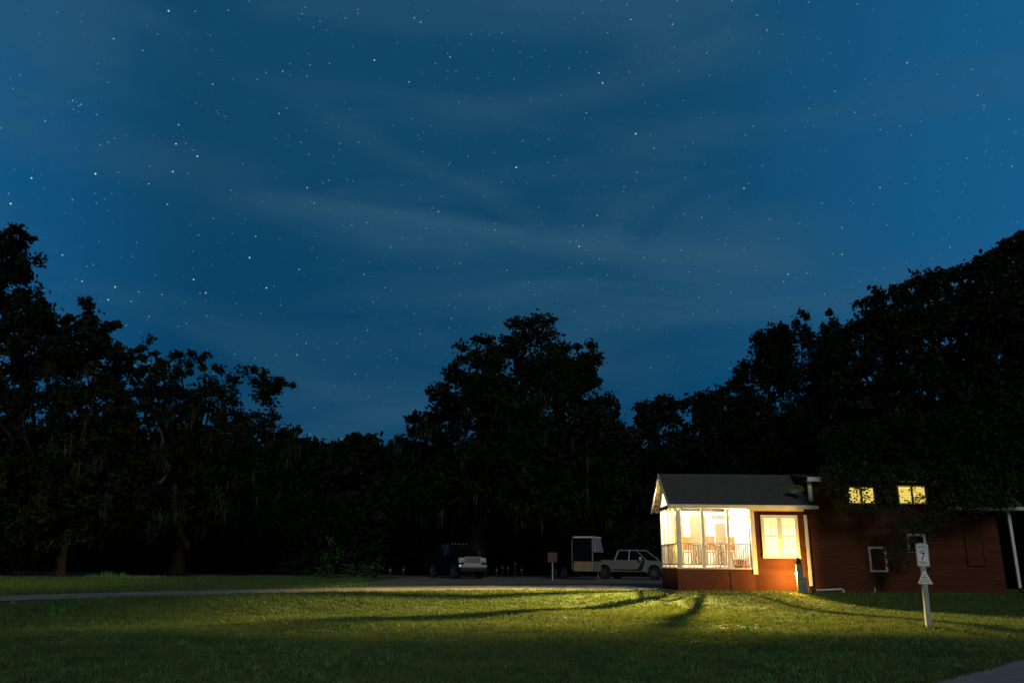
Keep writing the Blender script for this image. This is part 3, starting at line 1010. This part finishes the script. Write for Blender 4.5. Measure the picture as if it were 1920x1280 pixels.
def pickup(name, loc, rz, paint, label, heavy=False, lift=0.0):
    """x runs to the front of the truck, y to its left side"""
    t = empty(name, loc, rz, label, 'pickup truck')
    Lh = 3.0
    wr = 0.42 if not heavy else 0.45
    zb, zbelt, zroof, zhood = 0.50 + lift, 1.22 + lift, 1.93 + lift, 1.20 + lift
    fx, rx = 1.95, -1.75
    hw = 0.98
    prof = [(-Lh, zb + 0.15), (-Lh, zbelt + 0.02), (-0.95, zbelt + 0.03), (1.25, zbelt + 0.03), (1.45, zhood + 0.03), (2.55, zhood - 0.06), (2.75, zhood - 0.16), (2.78, zb + 0.10), (2.6, zb)]
    prof += [(fx + 0.56, zb)] + arch(fx, wr + 0.0, 0.54)[::-1] + [(fx - 0.56, zb)] + [(rx + 0.56, zb)] + arch(rx, wr, 0.54)[::-1] + [(rx - 0.56, zb)]
    mb = MB().prism(prof, 'y', -hw, hw)
    body = mb.build('body', paint, t, bevel=0.03)
    # underside
    bx('chassis', M['blackmatte'], t, -2.7, 2.5, -0.45, 0.45, 0.38, 0.62)
    # cab: roof with pillars and dark glass
    lo = [(-0.95, 0.95), (1.42, 0.95), (1.42, -0.95), (-0.95, -0.95)]
    up = [(-0.75, 0.76), (0.62, 0.76), (0.62, -0.76), (-0.75, -0.76)]
    zl, zu = zbelt + 0.03, zroof - 0.08
    vs = [(x, y, zl) for x, y in lo] + [(x, y, zu) for x, y in up]
    MB().add([(x * 0.985 if x > 0 else x * 0.985, y * 0.975, z) for x, y, z in vs], [(0, 1, 5, 4), (1, 2, 6, 5), (2, 3, 7, 6), (3, 0, 4, 7), (4, 5, 6, 7), (3, 2, 1, 0)]).build('window_glass', M['glass'], t)
    mb = MB()
    mb.add([(x, y, zu - 0.01) for x, y in up] + [(x * 0.93, y * 0.93, zroof) for x, y in up], [(0, 1, 5, 4), (1, 2, 6, 5), (2, 3, 7, 6), (3, 0, 4, 7), (4, 5, 6, 7), (3, 2, 1, 0)])
    rfo = mb.build('cab_roof', paint, t, bevel=0.03)
    for s in (1, -1):
        for xa, xb, r_ in ((1.42, 0.62, 0.036), (-0.95, -0.75, 0.07), (0.12, 0.10, 0.032)):
            MB().tube([(xa, s * 0.95, zl - 0.02), (xb, s * 0.76, zu)], r_, 6).build('pillar', paint, t)
    for x0, x1 in ((-0.93, 0.12), (0.13, 1.15)):
        for s in (1, -1):
            d = MB().box(x0 + 0.015, x1 - 0.015, s * hw if s > 0 else -hw - 0.012, hw + 0.012 if s > 0 else -hw, zb + 0.08, zbelt - 0.01).build('door', paint, t, bevel=0.004)
            MB().box(x0 + 0.07, x0 + 0.24, s * (hw + 0.03) - 0.012, s * (hw + 0.03) + 0.012, zbelt - 0.12, zbelt - 0.085).build('door_handle', M['chrome'] if not heavy else M['blackmatte'], d)
    for s in (1, -1):
        m_ = bx('mirror', M['chrome'] if not heavy else M['blackmatte'], t, 1.05, 1.17, s * 1.19 - 0.10, s * 1.19 + 0.10, zbelt + 0.02, zbelt + (0.22 if not heavy else 0.34), bevel=0.02)
        for xw in (fx, rx):
            wheel(t, xw, s * (hw - 0.12), s, wr)
    # front
    g = bx('grille', M['blackmatte'], t, 2.785, 2.80, -0.50, 0.50, zb + 0.20, zhood - 0.12)
    mb = MB()
    z0, z1 = zb + 0.18, zhood - 0.10
    mb.tube([(2.83, -0.56, z1 - 0.02), (2.83, 0.56, z1 - 0.02)], 0.05, 10)
    mb.tube([(2.83, -0.56, z0 + 0.02), (2.83, 0.56, z0 + 0.02)], 0.05, 10)
    for (y0, y1, a, b) in ((-0.56, 0.56, z1 - 0.07, z1), (-0.56, 0.56, z0, z0 + 0.05), (-0.56, -0.50, z0 + 0.05, z1 - 0.07), (0.50, 0.56, z0 + 0.05, z1 - 0.07)):
        mb.box(2.79, 2.85, y0, y1, a, b)
    for k in range(1, 4):
        z = z0 + 0.04 + (z1 - z0 - 0.1) * k / 4
        mb.tube([(2.82, -0.50, z), (2.82, 0.50, z)], 0.024, 10)
    mb.build('grille_bars', M['chrome'], g)
    for s in (1, -1):
        h = bx('headlight', M['chrome'], t, 2.74, 2.805, min(s * 0.58, s * 0.93), max(s * 0.58, s * 0.93), zb + 0.26, zhood - 0.14, bevel=0.02)
        MB().lathe([(0.09, 0.0), (0.085, 0.02), (0.03, 0.035)], 14, (2.806, s * 0.70, zb + 0.46), 'x').build('lens', M['lampglass'], h, smooth=True)
        MB().lathe([(0.05, 0.0), (0.045, 0.02), (0.02, 0.03)], 14, (2.806, s * 0.85, zb + 0.40), 'x').build('lens', M['lampglass'], h, smooth=True)
    b_ = MB().box(2.72, 2.95, -0.96, 0.96, zb - 0.06, zb + 0.16).build('front_bumper', M['chrome'], t, bevel=0.10)
    bx('air_dam', M['blackmatte'], b_, 2.74, 2.90, -0.85, 0.85, zb - 0.26, zb - 0.062, bevel=0.01)
    bx('rear_bumper', M['chrome'], t, -3.14, -2.99, -0.9, 0.9, zb + 0.0, zb + 0.2, bevel=0.03)
    for s in (1, -1):
        bx('tail_light', mat('tail_lens', (0.25, 0.01, 0.01), 0.2), t, -3.02, -2.96, min(s * 0.84, s * 0.985), max(s * 0.84, s * 0.985), zbelt - 0.42, zbelt - 0.06)
    return t, dict(zbelt=zbelt, zroof=zroof, zb=zb, hw=hw, roof=rfo)


# dark heavy truck with chrome grille, facing the camera
tp_ = PG(868, 1086)
heading = R(-64)
t1, q1 = pickup('pickup_truck', (P(852, 1060, 53.0).x, 54.0, 0), heading, M['black'], 'black heavy pickup with big chrome grille parked under the oak', heavy=True, lift=0.22)
for k in range(5):
    MB().lathe([(0.03, 0), (0.025, 0.03), (0.005, 0.045)], 10, (0.55, -0.5 + k * 0.25, q1['zroof'] - 0.01), 'z').build('roof_light', M['lampglass'], t1)
# white truck heading to the right
wr_ = P(1190, 1060, 56.0)
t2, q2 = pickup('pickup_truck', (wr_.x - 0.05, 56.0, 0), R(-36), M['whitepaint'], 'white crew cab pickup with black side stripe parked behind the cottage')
st_ = MB()
zb, zt = q2['zb'], q2['zbelt']
y = -q2['hw']
st_.prism([(-0.9, zb + 0.16), (0.75, zb + 0.16), (1.17, zt + 0.02), (1.36, zt + 0.02), (1.10, zb + 0.09), (0.95, zb + 0.06), (-1.15, zb + 0.10)], 'y', y - 0.020, y - 0.0125)
st_.build('side_stripe', M['blackmatte'], t2)
bx('roof_light', M['lampglass'], t2, -0.74, -0.66, -0.15, 0.15, q2['zroof'] - 0.12, q2['zroof'] - 0.06)

# v-nosed enclosed trailer
T = empty('enclosed_trailer', (4.1, 54.8, 0), 0, 'black v-nosed enclosed trailer with silver stone guard, beside the white pickup', 'trailer')
TO = Vector(T.location)
pl_ = [(2.57, 57.0), (4.03, 53.0), (5.28, 52.45), (5.93, 53.70), (4.45, 57.7)]
pl_ = [(x - TO.x, y - TO.y) for x, y in pl_]
zt = P(1117, 1004, 52.5).z
MB().prism(pl_, 'z', 0.50, zt - 0.06).build('body', M['black'], T, bevel=0.01)


def off(p, q, d):                 # a thin panel standing proud of a wall of the trailer
    p, q = Vector((*p, 0)), Vector((*q, 0))
    n = Vector(((q - p).y, -(q - p).x, 0)).normalized() * d
    return p, q, n


def panel(i, j, s0, s1, z0, z1, d0, d1, name, m, parent=T):
    p, q, n = off(pl_[i], pl_[j], 1)
    a, b = p.lerp(q, s0), p.lerp(q, s1)
    mb = MB()
    c = [a + n * d0, b + n * d0, b + n * d1, a + n * d1]
    mb.add([(v.x, v.y, z0) for v in c] + [(v.x, v.y, z1) for v in c], [(0, 1, 2, 3), (4, 5, 6, 7), (0, 1, 5, 4), (1, 2, 6, 5), (2, 3, 7, 6), (3, 0, 4, 7)])
    return mb.build(name, m, parent)


panel(1, 2, 0.04, 0.97, 0.52, 1.12, 0.004, 0.012, 'stone_guard', M['guard'])
panel(2, 3, 0.03, 0.96, 0.52, 1.12, 0.004, 0.012, 'stone_guard', M['alu'])
p, q, n = off(pl_[2], pl_[3], 1)
a, b = p.lerp(q, 0.08), p.lerp(q, 0.94)
MB().add([(*(a + n * 0.004).xy, 1.7), (*(b + n * 0.004).xy, 1.7), (*(b + n * 0.20).xy, 1.7), (*(a + n * 0.20).xy, 1.7),
          (*(a + n * 0.004).xy, zt - 0.14), (*(b + n * 0.004).xy, zt - 0.14), (*(b + n * 0.02).xy, zt - 0.14), (*(a + n * 0.02).xy, zt - 0.14)],
         [(0, 1, 2, 3), (4, 5, 6, 7), (0, 1, 5, 4), (1, 2, 6, 5), (2, 3, 7, 6), (3, 0, 4, 7)]).build('polished_panel', M['chrome'], T)  # wedge shaped with its foot out so the chrome mirrors the sky
panel(1, 2, 0.02, 1.0, zt - 0.13, zt - 0.03, 0.004, 0.03, 'roof_trim', M['trim'])
panel(2, 3, 0.0, 1.0, zt - 0.13, zt - 0.03, 0.004, 0.03, 'roof_trim', M['trim'])
panel(0, 1, 0.97, 0.985, 0.6, zt - 0.2, 0.004, 0.025, 'corner_trim', M['alu'])
panel(1, 2, 0.955, 1.0, 0.55, zt - 0.14, 0.013, 0.03, 'corner_trim', M['alu'])
ax = Vector((0.343, -0.94, 0))
MB().prism(pl_, 'z', zt - 0.055, zt).build('roof', M['black'], T)
for k in (-0.4, 0.4):
    c = Vector((3.3 - TO.x, 55.0 - TO.y, 0)) + ax * k * 2
    w = bpy.data.objects.new('wheel', None); COL.objects.link(w); w.parent = T
    w.location = (c.x - 0.05, c.y, 0.36); w.rotation_euler = (0, 0, math.atan2(ax.y, ax.x))
    MB().lathe([(0.2, -0.1), (0.34, -0.1), (0.36, -0.06), (0.36, 0.06), (0.34, 0.1), (0.2, 0.1)], 20, axis='y').build('tyre', M['tyre'], w)
    MB().lathe([(0.2, -0.11), (0.1, -0.08), (0.02, -0.09)], 16, axis='y').build('rim', M['rim'], w)
n_ = Vector((5.28 - TO.x, 52.45 - TO.y, 0))
MB().tube([(n_.x - 0.3, n_.y + 0.6, 0.48), (n_.x + 0.25, n_.y - 0.75, 0.46)], 0.05).build('tongue', M['darkmetal'], T)
MB().tube([(n_.x + 0.22, n_.y - 0.68, 0.0), (n_.x + 0.22, n_.y - 0.68, 0.75)], 0.03).build('jack', M['alu'], T)

# brown board on a pole before the trailer
bp_ = P(1036, 1082, 50.0)
bo = empty('notice_board', (bp_.x, 50.0, 0), 0, 'small brown board on a pole in front of the black trailer', 'sign')
MB().tube([(0, 0.03, 0), (0, 0.03, 1.6)], 0.035).build('pole', M['pvc'], bo)
bx('board', M['board'], bo, -0.29, 0.29, -0.02, 0.015, 1.05, 1.62, bevel=0.01)
# pale marker posts in the car park
lab = ['pale marker post nearest the black pickup', 'second pale marker post right of the black pickup', 'third pale marker post right of the black pickup',
       'tallest pale marker post, midway between pickup and trailer', 'small pale marker post next to the brown board', 'lone pale marker post left of the black pickup',
       'pale marker post at the edge of the lit shrubs']
for i, (u, h) in enumerate([(931, 0.35), (942, 0.55), (952, 0.5), (966, 0.8), (978, 0.4), (756, 0.35), (731, 0.3)]):
    p = P(u, 1080, 60.0)
    o = empty('marker_post', (p.x, 60.0, 0), 0, lab[i], 'marker post', 'marker posts along the car park')
    MB().lathe([(0.06, 0), (0.06, h + 0.3), (0.05, h + 0.36), (0.005, h + 0.40)], 10).build('post', M['blackmatte'], o)
    MB().lathe([(0.066, h + 0.08), (0.066, h + 0.18)], 10).build('reflector_band', M['post'], o)


# ------------------------------------------------------------------ trees
def in_poly(px, py, poly):
    inside = np.zeros(len(px), bool)
    n = len(poly)
    for i in range(n):
        x0, y0 = poly[i]; x1, y1 = poly[(i + 1) % n]
        c = ((y0 > py) != (y1 > py)) & (px < (x1 - x0) * (py - y0) / (y1 - y0 + 1e-9) + x0)
        inside ^= c
    return inside


def leaf_mesh(name, centers, rad, per, size, m, parent, origin, flat=0.75, long=1.5, clear=None):
    if name == 'crown':
        per, size, long = int(per * 1.55), size * 0.78, 1.7
    n = len(centers)
    c = np.repeat(centers, per, 0)
    rr = np.repeat(rad, per)
    d = np.clip(rng.normal(size=(n * per, 3)) * 0.52, -1.25, 1.25)
    c = c + d * rr[:, None] * np.array([1, 1, flat])
    if clear is not None:
        c = c[clear(c)]
    a = rng.normal(size=c.shape); a /= np.linalg.norm(a, axis=1)[:, None]
    b = np.cross(a, rng.normal(size=c.shape)); b /= np.linalg.norm(b, axis=1)[:, None]
    s = size * (0.6 + 0.8 * rng.random(len(c)))[:, None]
    a *= s * long * 0.5; b *= s * 0.5
    co = np.stack([c - a, c - b * 0.9 + a * 0.1, c + a, c + b * 0.9 + a * 0.1], 1).reshape(-1, 3) - np.array(origin)
    return quads(name, co, np.arange(len(co)).reshape(-1, 4), m, parent)


def wpoly(poly, Y):
    return [(lambda p: (p.x, p.z))(P(u, v, Y)) for u, v in poly]


def fill(poly, Y, depth, dens, gapn=0.0, gscale=0.55, er=0.0):
    """cluster centres through the volume of a crown whose outline is given in the plane Y"""
    w = wpoly(poly, Y)
    X = np.array([p[0] for p in w]); Z = np.array([p[1] for p in w])
    x0, x1, z0, z1 = X.min(), X.max(), Z.min(), Z.max()
    n = int((x1 - x0) * (z1 - z0) * dens)
    px = x0 + (x1 - x0) * rng.random(n); pz = z0 + (z1 - z0) * rng.random(n)
    k = in_poly(px, pz, w)
    px, pz = px[k], pz[k]
    core = np.ones(len(px), bool)
    for dx, dzz in ((1, 0), (-1, 0), (0, 1), (0.7, 0.7), (-0.7, 0.7)):
        core &= in_poly(px + dx * er, pz + dzz * er, w)
    t = np.clip(1 - ((px - (x0 + x1) / 2) / ((x1 - x0) / 2)) ** 2, 0.1, 1) ** 0.5
    s = np.clip((z1 - pz) / (z1 - z0), 0, 1) ** 0.5 * 0.7 + 0.3
    py = Y + (rng.random(len(px)) * 2 - 1) * depth * t * s
    if gapn:
        keep = []
        for x, y, z in zip(px, py, pz):
            v = noise.noise(Vector((x, y * 0.25, z)) * gscale + Vector((Y, 0, 0)))
            top_ = (z - z0) / (z1 - z0)
            th = -0.55 + gapn * min(1, top_ * 1.25)
            keep.append(v > th)
        keep = np.array(keep, bool)
        px, py, pz, core = px[keep], py[keep], pz[keep], core[keep]
    return (np.stack([px, py, pz], 1), np.where(core, 1.0, 0.6)) if er else np.stack([px, py, pz], 1)


def limbs(mb, base, targets, r0, segs=6):
    base = Vector(base)
    fork = base + Vector((0, 0, 0))
    for tx in targets:
        tx = Vector(tx)
        pts, rad = [], []
        for i in range(segs + 1):
            s = i / segs
            p = base.lerp(tx, s)
            p.z = base.z + (tx.z - base.z) * (s ** 0.8)
            wob = (1 - abs(2 * s - 1)) * 0.10 * (tx - base).length
            p += Vector((noise.noise(tx * 0.3 + Vector((s * 2, 0, 0))), noise.noise(tx * 0.3 + Vector((0, s * 2, 5))), 0)) * wob
            pts.append(p); rad.append(r0 * (1 - s) ** 0.9 * 0.7 + 0.02)
        mb.tube(pts, rad, 7)


def tree(name, poly, Y, depth, label, cat='tree', group='dark trees round the clearing', dens=3.2, crad=0.62, per=34, size=0.22,
         m='leaf', gap=0.42, gscale=0.55, trunk=None, tr=0.5, nl=9, barkm='bark', moss=0, mossv=(0.3, 1.2), lean=0.0, flat=0.75):
    c, rs = fill(poly, Y, depth, dens, gap, gscale, er=crad * (0.45 if name == 'cedar_tree' else 1.0))
    if trunk is None:
        trunk = P(sum(p[0] for p in poly) / len(poly), 1080, Y).x
    org = (trunk, Y, 0)
    t = empty(name, org, 0, label, cat, group)
    leaf_mesh('crown', c, rs * crad * (0.55 + 0.8 * rng.random(len(c))), per, size, M[m], t, org, flat)
    zmin = c[:, 2].min()
    fk = max(1.6, zmin + 0.2)
    mb = MB()
    mb.tube([(0, 0, -0.1), (0.03, 0, 0.35), (lean * 0.4, 0, fk * 0.5), (lean, 0, fk)], [tr * 1.45, tr * 1.08, tr * 0.92, tr * 0.85], 12)
    idx = rng.choice(len(c), min(nl * 3, len(c)), replace=False)
    idx = sorted(idx, key=lambda i: -c[i][2])[:nl * 2]
    tg = [c[i] - np.array(org) for i in idx[::2]] + [c[i] - np.array(org) for i in rng.choice(len(c), nl)]
    limbs(mb, (lean, 0, fk - 0.15), tg, tr * 0.45)
    mb.build('trunk', M[barkm], t)
    if moss:
        low = c[c[:, 2] < np.quantile(c[:, 2], 0.75)]
        mi = low[rng.choice(len(low), moss)]
        n = 14
        q = np.repeat(mi, n, 0) + rng.normal(size=(len(mi) * n, 3)) * np.array([0.16, 0.16, 0.25])
        ln = mossv[0] + (mossv[1] - mossv[0]) * rng.random(len(q)) ** 1.5
        w = 0.025 + 0.03 * rng.random(len(q))
        a = rng.random(len(q)) * 3.14
        dx, dy = np.cos(a) * w, np.sin(a) * w
        sw = rng.normal(size=len(q)) * 0.06
        co = np.stack([np.stack([q[:, 0] - dx, q[:, 1] - dy, q[:, 2]], 1), np.stack([q[:, 0] + dx, q[:, 1] + dy, q[:, 2]], 1),
                       np.stack([q[:, 0] + sw, q[:, 1] + sw, q[:, 2] - ln], 1)], 1).reshape(-1, 3) - np.array(org)
        quads('moss', co, np.arange(len(co)).reshape(-1, 3), M['moss'], t)
    return t


T1 = [(-190, 430), (-80, 415), (-20, 455), (10, 455), (30, 446), (60, 447), (92, 462), (98, 475), (80, 486), (62, 495), (52, 512), (80, 516), (82, 528), (62, 545), (68, 568), (88, 582), (118, 592), (140, 608), (160, 612), (164, 585), (185, 578), (202, 588), (206, 625), (216, 650), (222, 672), (208, 690), (232, 720), (250, 800), (262, 880), (230, 985), (190, 1022), (90, 1030), (-190, 1035)]
T2 = [(205, 720), (222, 690), (232, 668), (262, 672), (270, 655), (290, 643), (308, 645), (300, 662), (318, 688), (335, 690), (352, 675), (372, 664), (398, 672), (412, 690), (404, 712), (432, 705), (448, 690), (472, 682), (486, 695), (508, 700), (530, 706), (547, 712), (540, 735), (516, 742), (498, 765), (518, 782), (546, 790), (558, 812), (556, 850), (520, 900), (470, 965), (330, 1005), (200, 1000), (190, 800)]
T3 = [(768, 806), (782, 795), (776, 780), (798, 782), (800, 752), (822, 738), (830, 712), (852, 706), (868, 694), (864, 668), (882, 664), (893, 652), (912, 654), (926, 640), (920, 628), (950, 628), (962, 604), (985, 606), (1002, 602), (1022, 610), (1050, 614), (1056, 630), (1048, 650), (1072, 660), (1086, 650), (1108, 652), (1126, 654), (1127, 684), (1120, 704), (1130, 724), (1116, 748), (1145, 755), (1158, 778), (1166, 798), (1192, 800), (1194, 850), (1178, 930), (1120, 985), (980, 992), (860, 980), (770, 965), (735, 900), (745, 840)]
T4 = [(1186, 870), (1196, 800), (1196, 760), (1214, 744), (1226, 766), (1240, 748), (1262, 744), (1284, 740), (1300, 752), (1318, 736), (1346, 732), (1368, 742), (1392, 760), (1400, 900), (1380, 1010), (1190, 1010)]
T5a = [(1372, 780), (1376, 715), (1388, 690), (1398, 672), (1400, 650), (1420, 626), (1434, 640), (1450, 612), (1466, 620), (1480, 628), (1490, 700), (1492, 990), (1362, 990), (1362, 860)]
T5b = [(1462, 990), (1460, 720), (1476, 630), (1488, 606), (1500, 582), (1510, 606), (1528, 640), (1540, 760), (1550, 990)]
T5c = [(1510, 990), (1512, 720), (1524, 610), (1538, 600), (1549, 574), (1558, 600), (1580, 630), (1600, 760), (1604, 990)]
T6 = [(1560, 640), (1575, 600), (1578, 576), (1600, 574), (1628, 582), (1648, 575), (1656, 550), (1690, 542), (1728, 548), (1748, 562), (1754, 524), (1780, 512), (1800, 508), (1838, 500), (1848, 474), (1876, 466), (1888, 446), (1915, 436), (2000, 400), (2130, 410), (2240, 560), (2250, 880), (1960, 925), (1800, 905), (1640, 895), (1545, 880), (1500, 790), (1530, 700)]
tree('broadleaf_tree', T1, 46, 4.0, 'tall broadleaf tree with ragged crown at the left edge and reddish trunk', dens=5.6, crad=0.52, per=40, size=0.25, gap=0.22, gscale=0.6, trunk=P(110, 1078, 46).x, tr=0.27, barkm='barkred', moss=120)
tree('oak_tree', T2, 51, 5.0, 'spreading oak hung with moss, right of the tall left tree', dens=5.4, crad=0.50, per=36, size=0.22, gap=0.28, gscale=0.7, trunk=P(330, 1078, 51).x, tr=0.45, moss=200, nl=14)
bt = [o for o in COL.objects if o.name.startswith('oak_tree')][0]
bo_ = Vector(bt.location)
def curved(px, rad, n=22):        # a smooth tapering limb through places of the photograph
    pts = [P(u, v, y) - bo_ for u, v, y in px]
    out_, rr = [], []
    for i in range(n + 1):
        t = i / n * (len(pts) - 1)
        k = min(int(t), len(pts) - 2)
        f = t - k
        p0, p1, p2, p3 = pts[max(k - 1, 0)], pts[k], pts[k + 1], pts[min(k + 2, len(pts) - 1)]
        q = 0.5 * ((2 * p1) + (p2 - p0) * f + (2 * p0 - 5 * p1 + 4 * p2 - p3) * f * f + (3 * p1 - p0 - 3 * p2 + p3) * f ** 3)
        out_.append(q + Vector((noise.noise(q * 1.7), 0, noise.noise(q * 1.7 + Vector((9, 0, 0))))) * 0.09)
        rr.append(rad * (1 - 0.85 * i / n) + 0.02)
    return out_, rr


mb = MB()
mb.tube(*curved([(352, 1030, 51), (338, 975, 50.3), (330, 925, 49.5), (323, 885, 49), (300, 850, 49), (305, 825, 49), (298, 800, 49.5)], 0.20), 9)
mb.tube(*curved([(325, 893, 49.2), (318, 880, 48.6), (308, 897, 48.2), (290, 912, 48), (274, 931, 48), (266, 955, 48.2)], 0.13), 9)
mb.tube(*curved([(334, 950, 50), (350, 952, 49.4), (368, 950, 49)], 0.06), 7)
mb.build('bough', M['litbark'], bt, smooth=True)
tree('oak_tree', T3, 60, 7.0, 'broad oak standing behind the black pickup, centre of the clearing', dens=5.0, crad=0.72, per=40, size=0.29, gap=0.18, gscale=0.5, trunk=P(893, 1078, 60).x, tr=0.75, moss=260, mossv=(0.4, 1.7), nl=16)
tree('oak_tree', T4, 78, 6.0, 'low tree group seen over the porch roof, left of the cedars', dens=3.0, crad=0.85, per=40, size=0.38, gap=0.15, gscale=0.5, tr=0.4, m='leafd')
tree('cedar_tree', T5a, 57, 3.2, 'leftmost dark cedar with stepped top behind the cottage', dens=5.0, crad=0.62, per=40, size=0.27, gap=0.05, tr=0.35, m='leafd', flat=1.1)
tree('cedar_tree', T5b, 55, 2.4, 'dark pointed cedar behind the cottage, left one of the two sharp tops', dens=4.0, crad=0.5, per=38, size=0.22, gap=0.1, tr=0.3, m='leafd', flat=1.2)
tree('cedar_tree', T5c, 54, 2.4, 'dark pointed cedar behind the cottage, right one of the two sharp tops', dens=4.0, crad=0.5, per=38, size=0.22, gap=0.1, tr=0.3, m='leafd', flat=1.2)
big = tree('oak_tree', T6, 39, 6.5, 'largest oak with crown spreading over the right end of the cottage', dens=10.5, crad=0.50, per=38, size=0.215, gap=0.04, gscale=0.6, trunk=P(1800, 1078, 39).x, tr=0.5, m='leaf', nl=16)
borg = Vector(big.location)
# low boughs of the big oak hanging before the wall: leaves and twigs, leaving the loft windows partly clear
OV = [(1535, 872), (1900, 876), (1905, 925), (1890, 950), (1780, 968), (1752, 985), (1738, 1010), (1722, 1016), (1712, 1058), (1694, 1078), (1680, 1060), (1668, 1018), (1655, 975), (1630, 958), (1590, 962), (1565, 945), (1545, 915)]
c = fill(OV, 29.4, 0.9, 66, 0.0)
c = c[(rng.random(len(c)) < np.where(c[:, 2] < P(1700, 955, 29.4).z, 0.5, 0.9))]



def lets_light_through(c):        # boughs are thin where the lit loft windows shine between the leaves
    q = c - np.array([0, 0, CAMZ])
    k = q @ np.array(F)
    u = 960 + FPX * (q @ np.array(RT)) / k
    v = 640 - FPX * (q @ np.array(UP)) / k
    r = rng.random(len(c))
    w1 = (u > 1592) & (u < 1640) & (v > 913) & (v < 945)
    w2 = (u > 1681) & (u < 1737) & (v > 908) & (v < 947)
    w3 = (u > 1672) & (u < 1746) & (v > 900) & (v < 955) & ~w2
    low = (v > 932) & (u > 1706) | (v > 925) & (u > 1722)
    keep = np.where(w1, r < 0.30, True)
    keep = np.where(w3, r < 0.25, keep)
    return np.where(w2, r < np.where(low, 0.42, 0.05), keep)


TOPB = [(1555, 800), (1925, 760), (1925, 925), (1880, 930), (1745, 915), (1740, 905), (1680, 903), (1640, 908), (1590, 908), (1545, 905)]
leaf_mesh('bough_leaves', c, 0.17 * (0.6 + 0.8 * rng.random(len(c))), 22, 0.062, M['leaflit'], big, borg, flat=1.0, clear=lets_light_through)
c2 = fill(TOPB, 30.2, 1.4, 44, 0.10, 0.9)
leaf_mesh('bough_leaves', c2, 0.26 * (0.4 + 1.0 * rng.random(len(c2))), 26, 0.10, M['leaf'], big, borg, flat=1.0, clear=lets_light_through)
mb = MB()
for i in range(12):
    p = c[rng.integers(len(c))]
    s0 = Vector((p[0] + rng.normal() * 0.5, 31 + 3 * rng.random(), 4.8 + rng.random()))
    m1 = (s0 + Vector(p)) / 2 + Vector((0, -0.6, 0.9))
    mb.tube([s0 - borg, m1 - borg, Vector(p) - borg], [0.035, 0.02, 0.006], 5)
mb.build('boughs', M['bark'], big)

# the far woods close the clearing as one dark mass
WD = [(-500, 700), (-200, 800), (100, 820), (500, 845), (530, 832), (556, 822), (585, 832), (612, 843), (640, 836), (664, 846), (676, 826), (700, 838), (740, 842), (770, 836), (900, 830), (1180, 850), (1400, 830), (1700, 800), (2200, 700), (2400, 1085), (-500, 1085)]
c = fill(WD, 98, 5.0, 2.2, 0.0)
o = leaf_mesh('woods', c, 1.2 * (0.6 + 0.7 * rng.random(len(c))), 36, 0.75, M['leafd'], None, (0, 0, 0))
tag(o, 'far dark woods closing the clearing behind all the trees', 'woods', kind='stuff')
# dark understory behind the lawn
US = [(-300, 960), (0, 975), (200, 985), (420, 975), (560, 940), (700, 960), (840, 985), (1000, 990), (1180, 985), (1400, 980), (1500, 1084), (-300, 1080)]
c = fill(US, 70, 3.0, 5.0, 0.0)
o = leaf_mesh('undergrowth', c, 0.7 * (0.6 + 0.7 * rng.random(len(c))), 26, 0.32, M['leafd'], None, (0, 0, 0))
tag(o, 'dark undergrowth in the gap beneath the tree crowns', 'undergrowth', kind='stuff')


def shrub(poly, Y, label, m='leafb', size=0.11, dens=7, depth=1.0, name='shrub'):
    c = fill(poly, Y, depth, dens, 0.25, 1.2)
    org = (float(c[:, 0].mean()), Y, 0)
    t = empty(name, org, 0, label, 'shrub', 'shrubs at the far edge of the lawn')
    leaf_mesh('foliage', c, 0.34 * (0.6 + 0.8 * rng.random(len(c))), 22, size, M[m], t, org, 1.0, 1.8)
    mb = MB()
    for i in range(9):
        p = c[rng.integers(len(c))] - np.array(org)
        mb.tube([(p[0] * 0.15, p[1] * 0.15, -0.05), (p[0] * 0.5, p[1] * 0.5, p[2] * 0.6), tuple(p)], [0.03, 0.02, 0.008], 5)
    mb.build('stems', M['bark'], t)


shrub([(600, 1082), (604, 1040), (618, 1000), (632, 1012), (650, 1030), (668, 1052), (690, 1066), (690, 1082)], 51, 'green shrub with lit tone in its leaf colour, left of the black pickup')
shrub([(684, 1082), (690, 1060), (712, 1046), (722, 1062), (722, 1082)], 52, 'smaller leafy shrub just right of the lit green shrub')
shrub([(520, 1080), (530, 1040), (556, 1015), (580, 1030), (604, 1060), (604, 1080)], 56, 'dark shrub left of the lit green shrub', m='leaf')
shrub([(235, 1078), (250, 1020), (280, 1000), (310, 1030), (330, 1078)], 56, 'dark shrub behind the strip of bright tall grass', m='leaf')
shrub([(-60, 1076), (-40, 1010), (20, 1000), (60, 1030), (90, 1076)], 52, 'dark shrub left of the reddish trunk', m='leaf')

# strip of tall bright grass at the left
n = 700
u = 155 + 140 * rng.random(n) ** 0.9
p0 = np.array([P(a, 1080, 44.0) for a in (155, 295)])
x = p0[0, 0] + (p0[1, 0] - p0[0, 0]) * rng.random(n)
y = 44 + rng.random(n) * 1.2
h = (0.06 + 0.42 * rng.random(n) ** 2.5) * (0.6 + 0.5 * np.abs(np.sin(x * 3.1) * np.sin(x * 1.3 + 1))) * (0.5 + 0.7 * np.clip(1 - (x - x.min()) / (x.max() - x.min()), 0, 1))
w = 0.020
a = rng.random(n) * 6.28
co = np.stack([np.stack([x - w, y, 0 * x], 1), np.stack([x + w, y, 0 * x], 1), np.stack([x + h * 0.3 * np.cos(a), y + h * 0.3 * np.sin(a), h], 1)], 1).reshape(-1, 3)
tag(quads('tall_grass', co, np.arange(3 * n).reshape(n, 3), M['tallgrass']), 'strip of tall unmown bright grass near the reddish trunk', 'grass', kind='stuff')
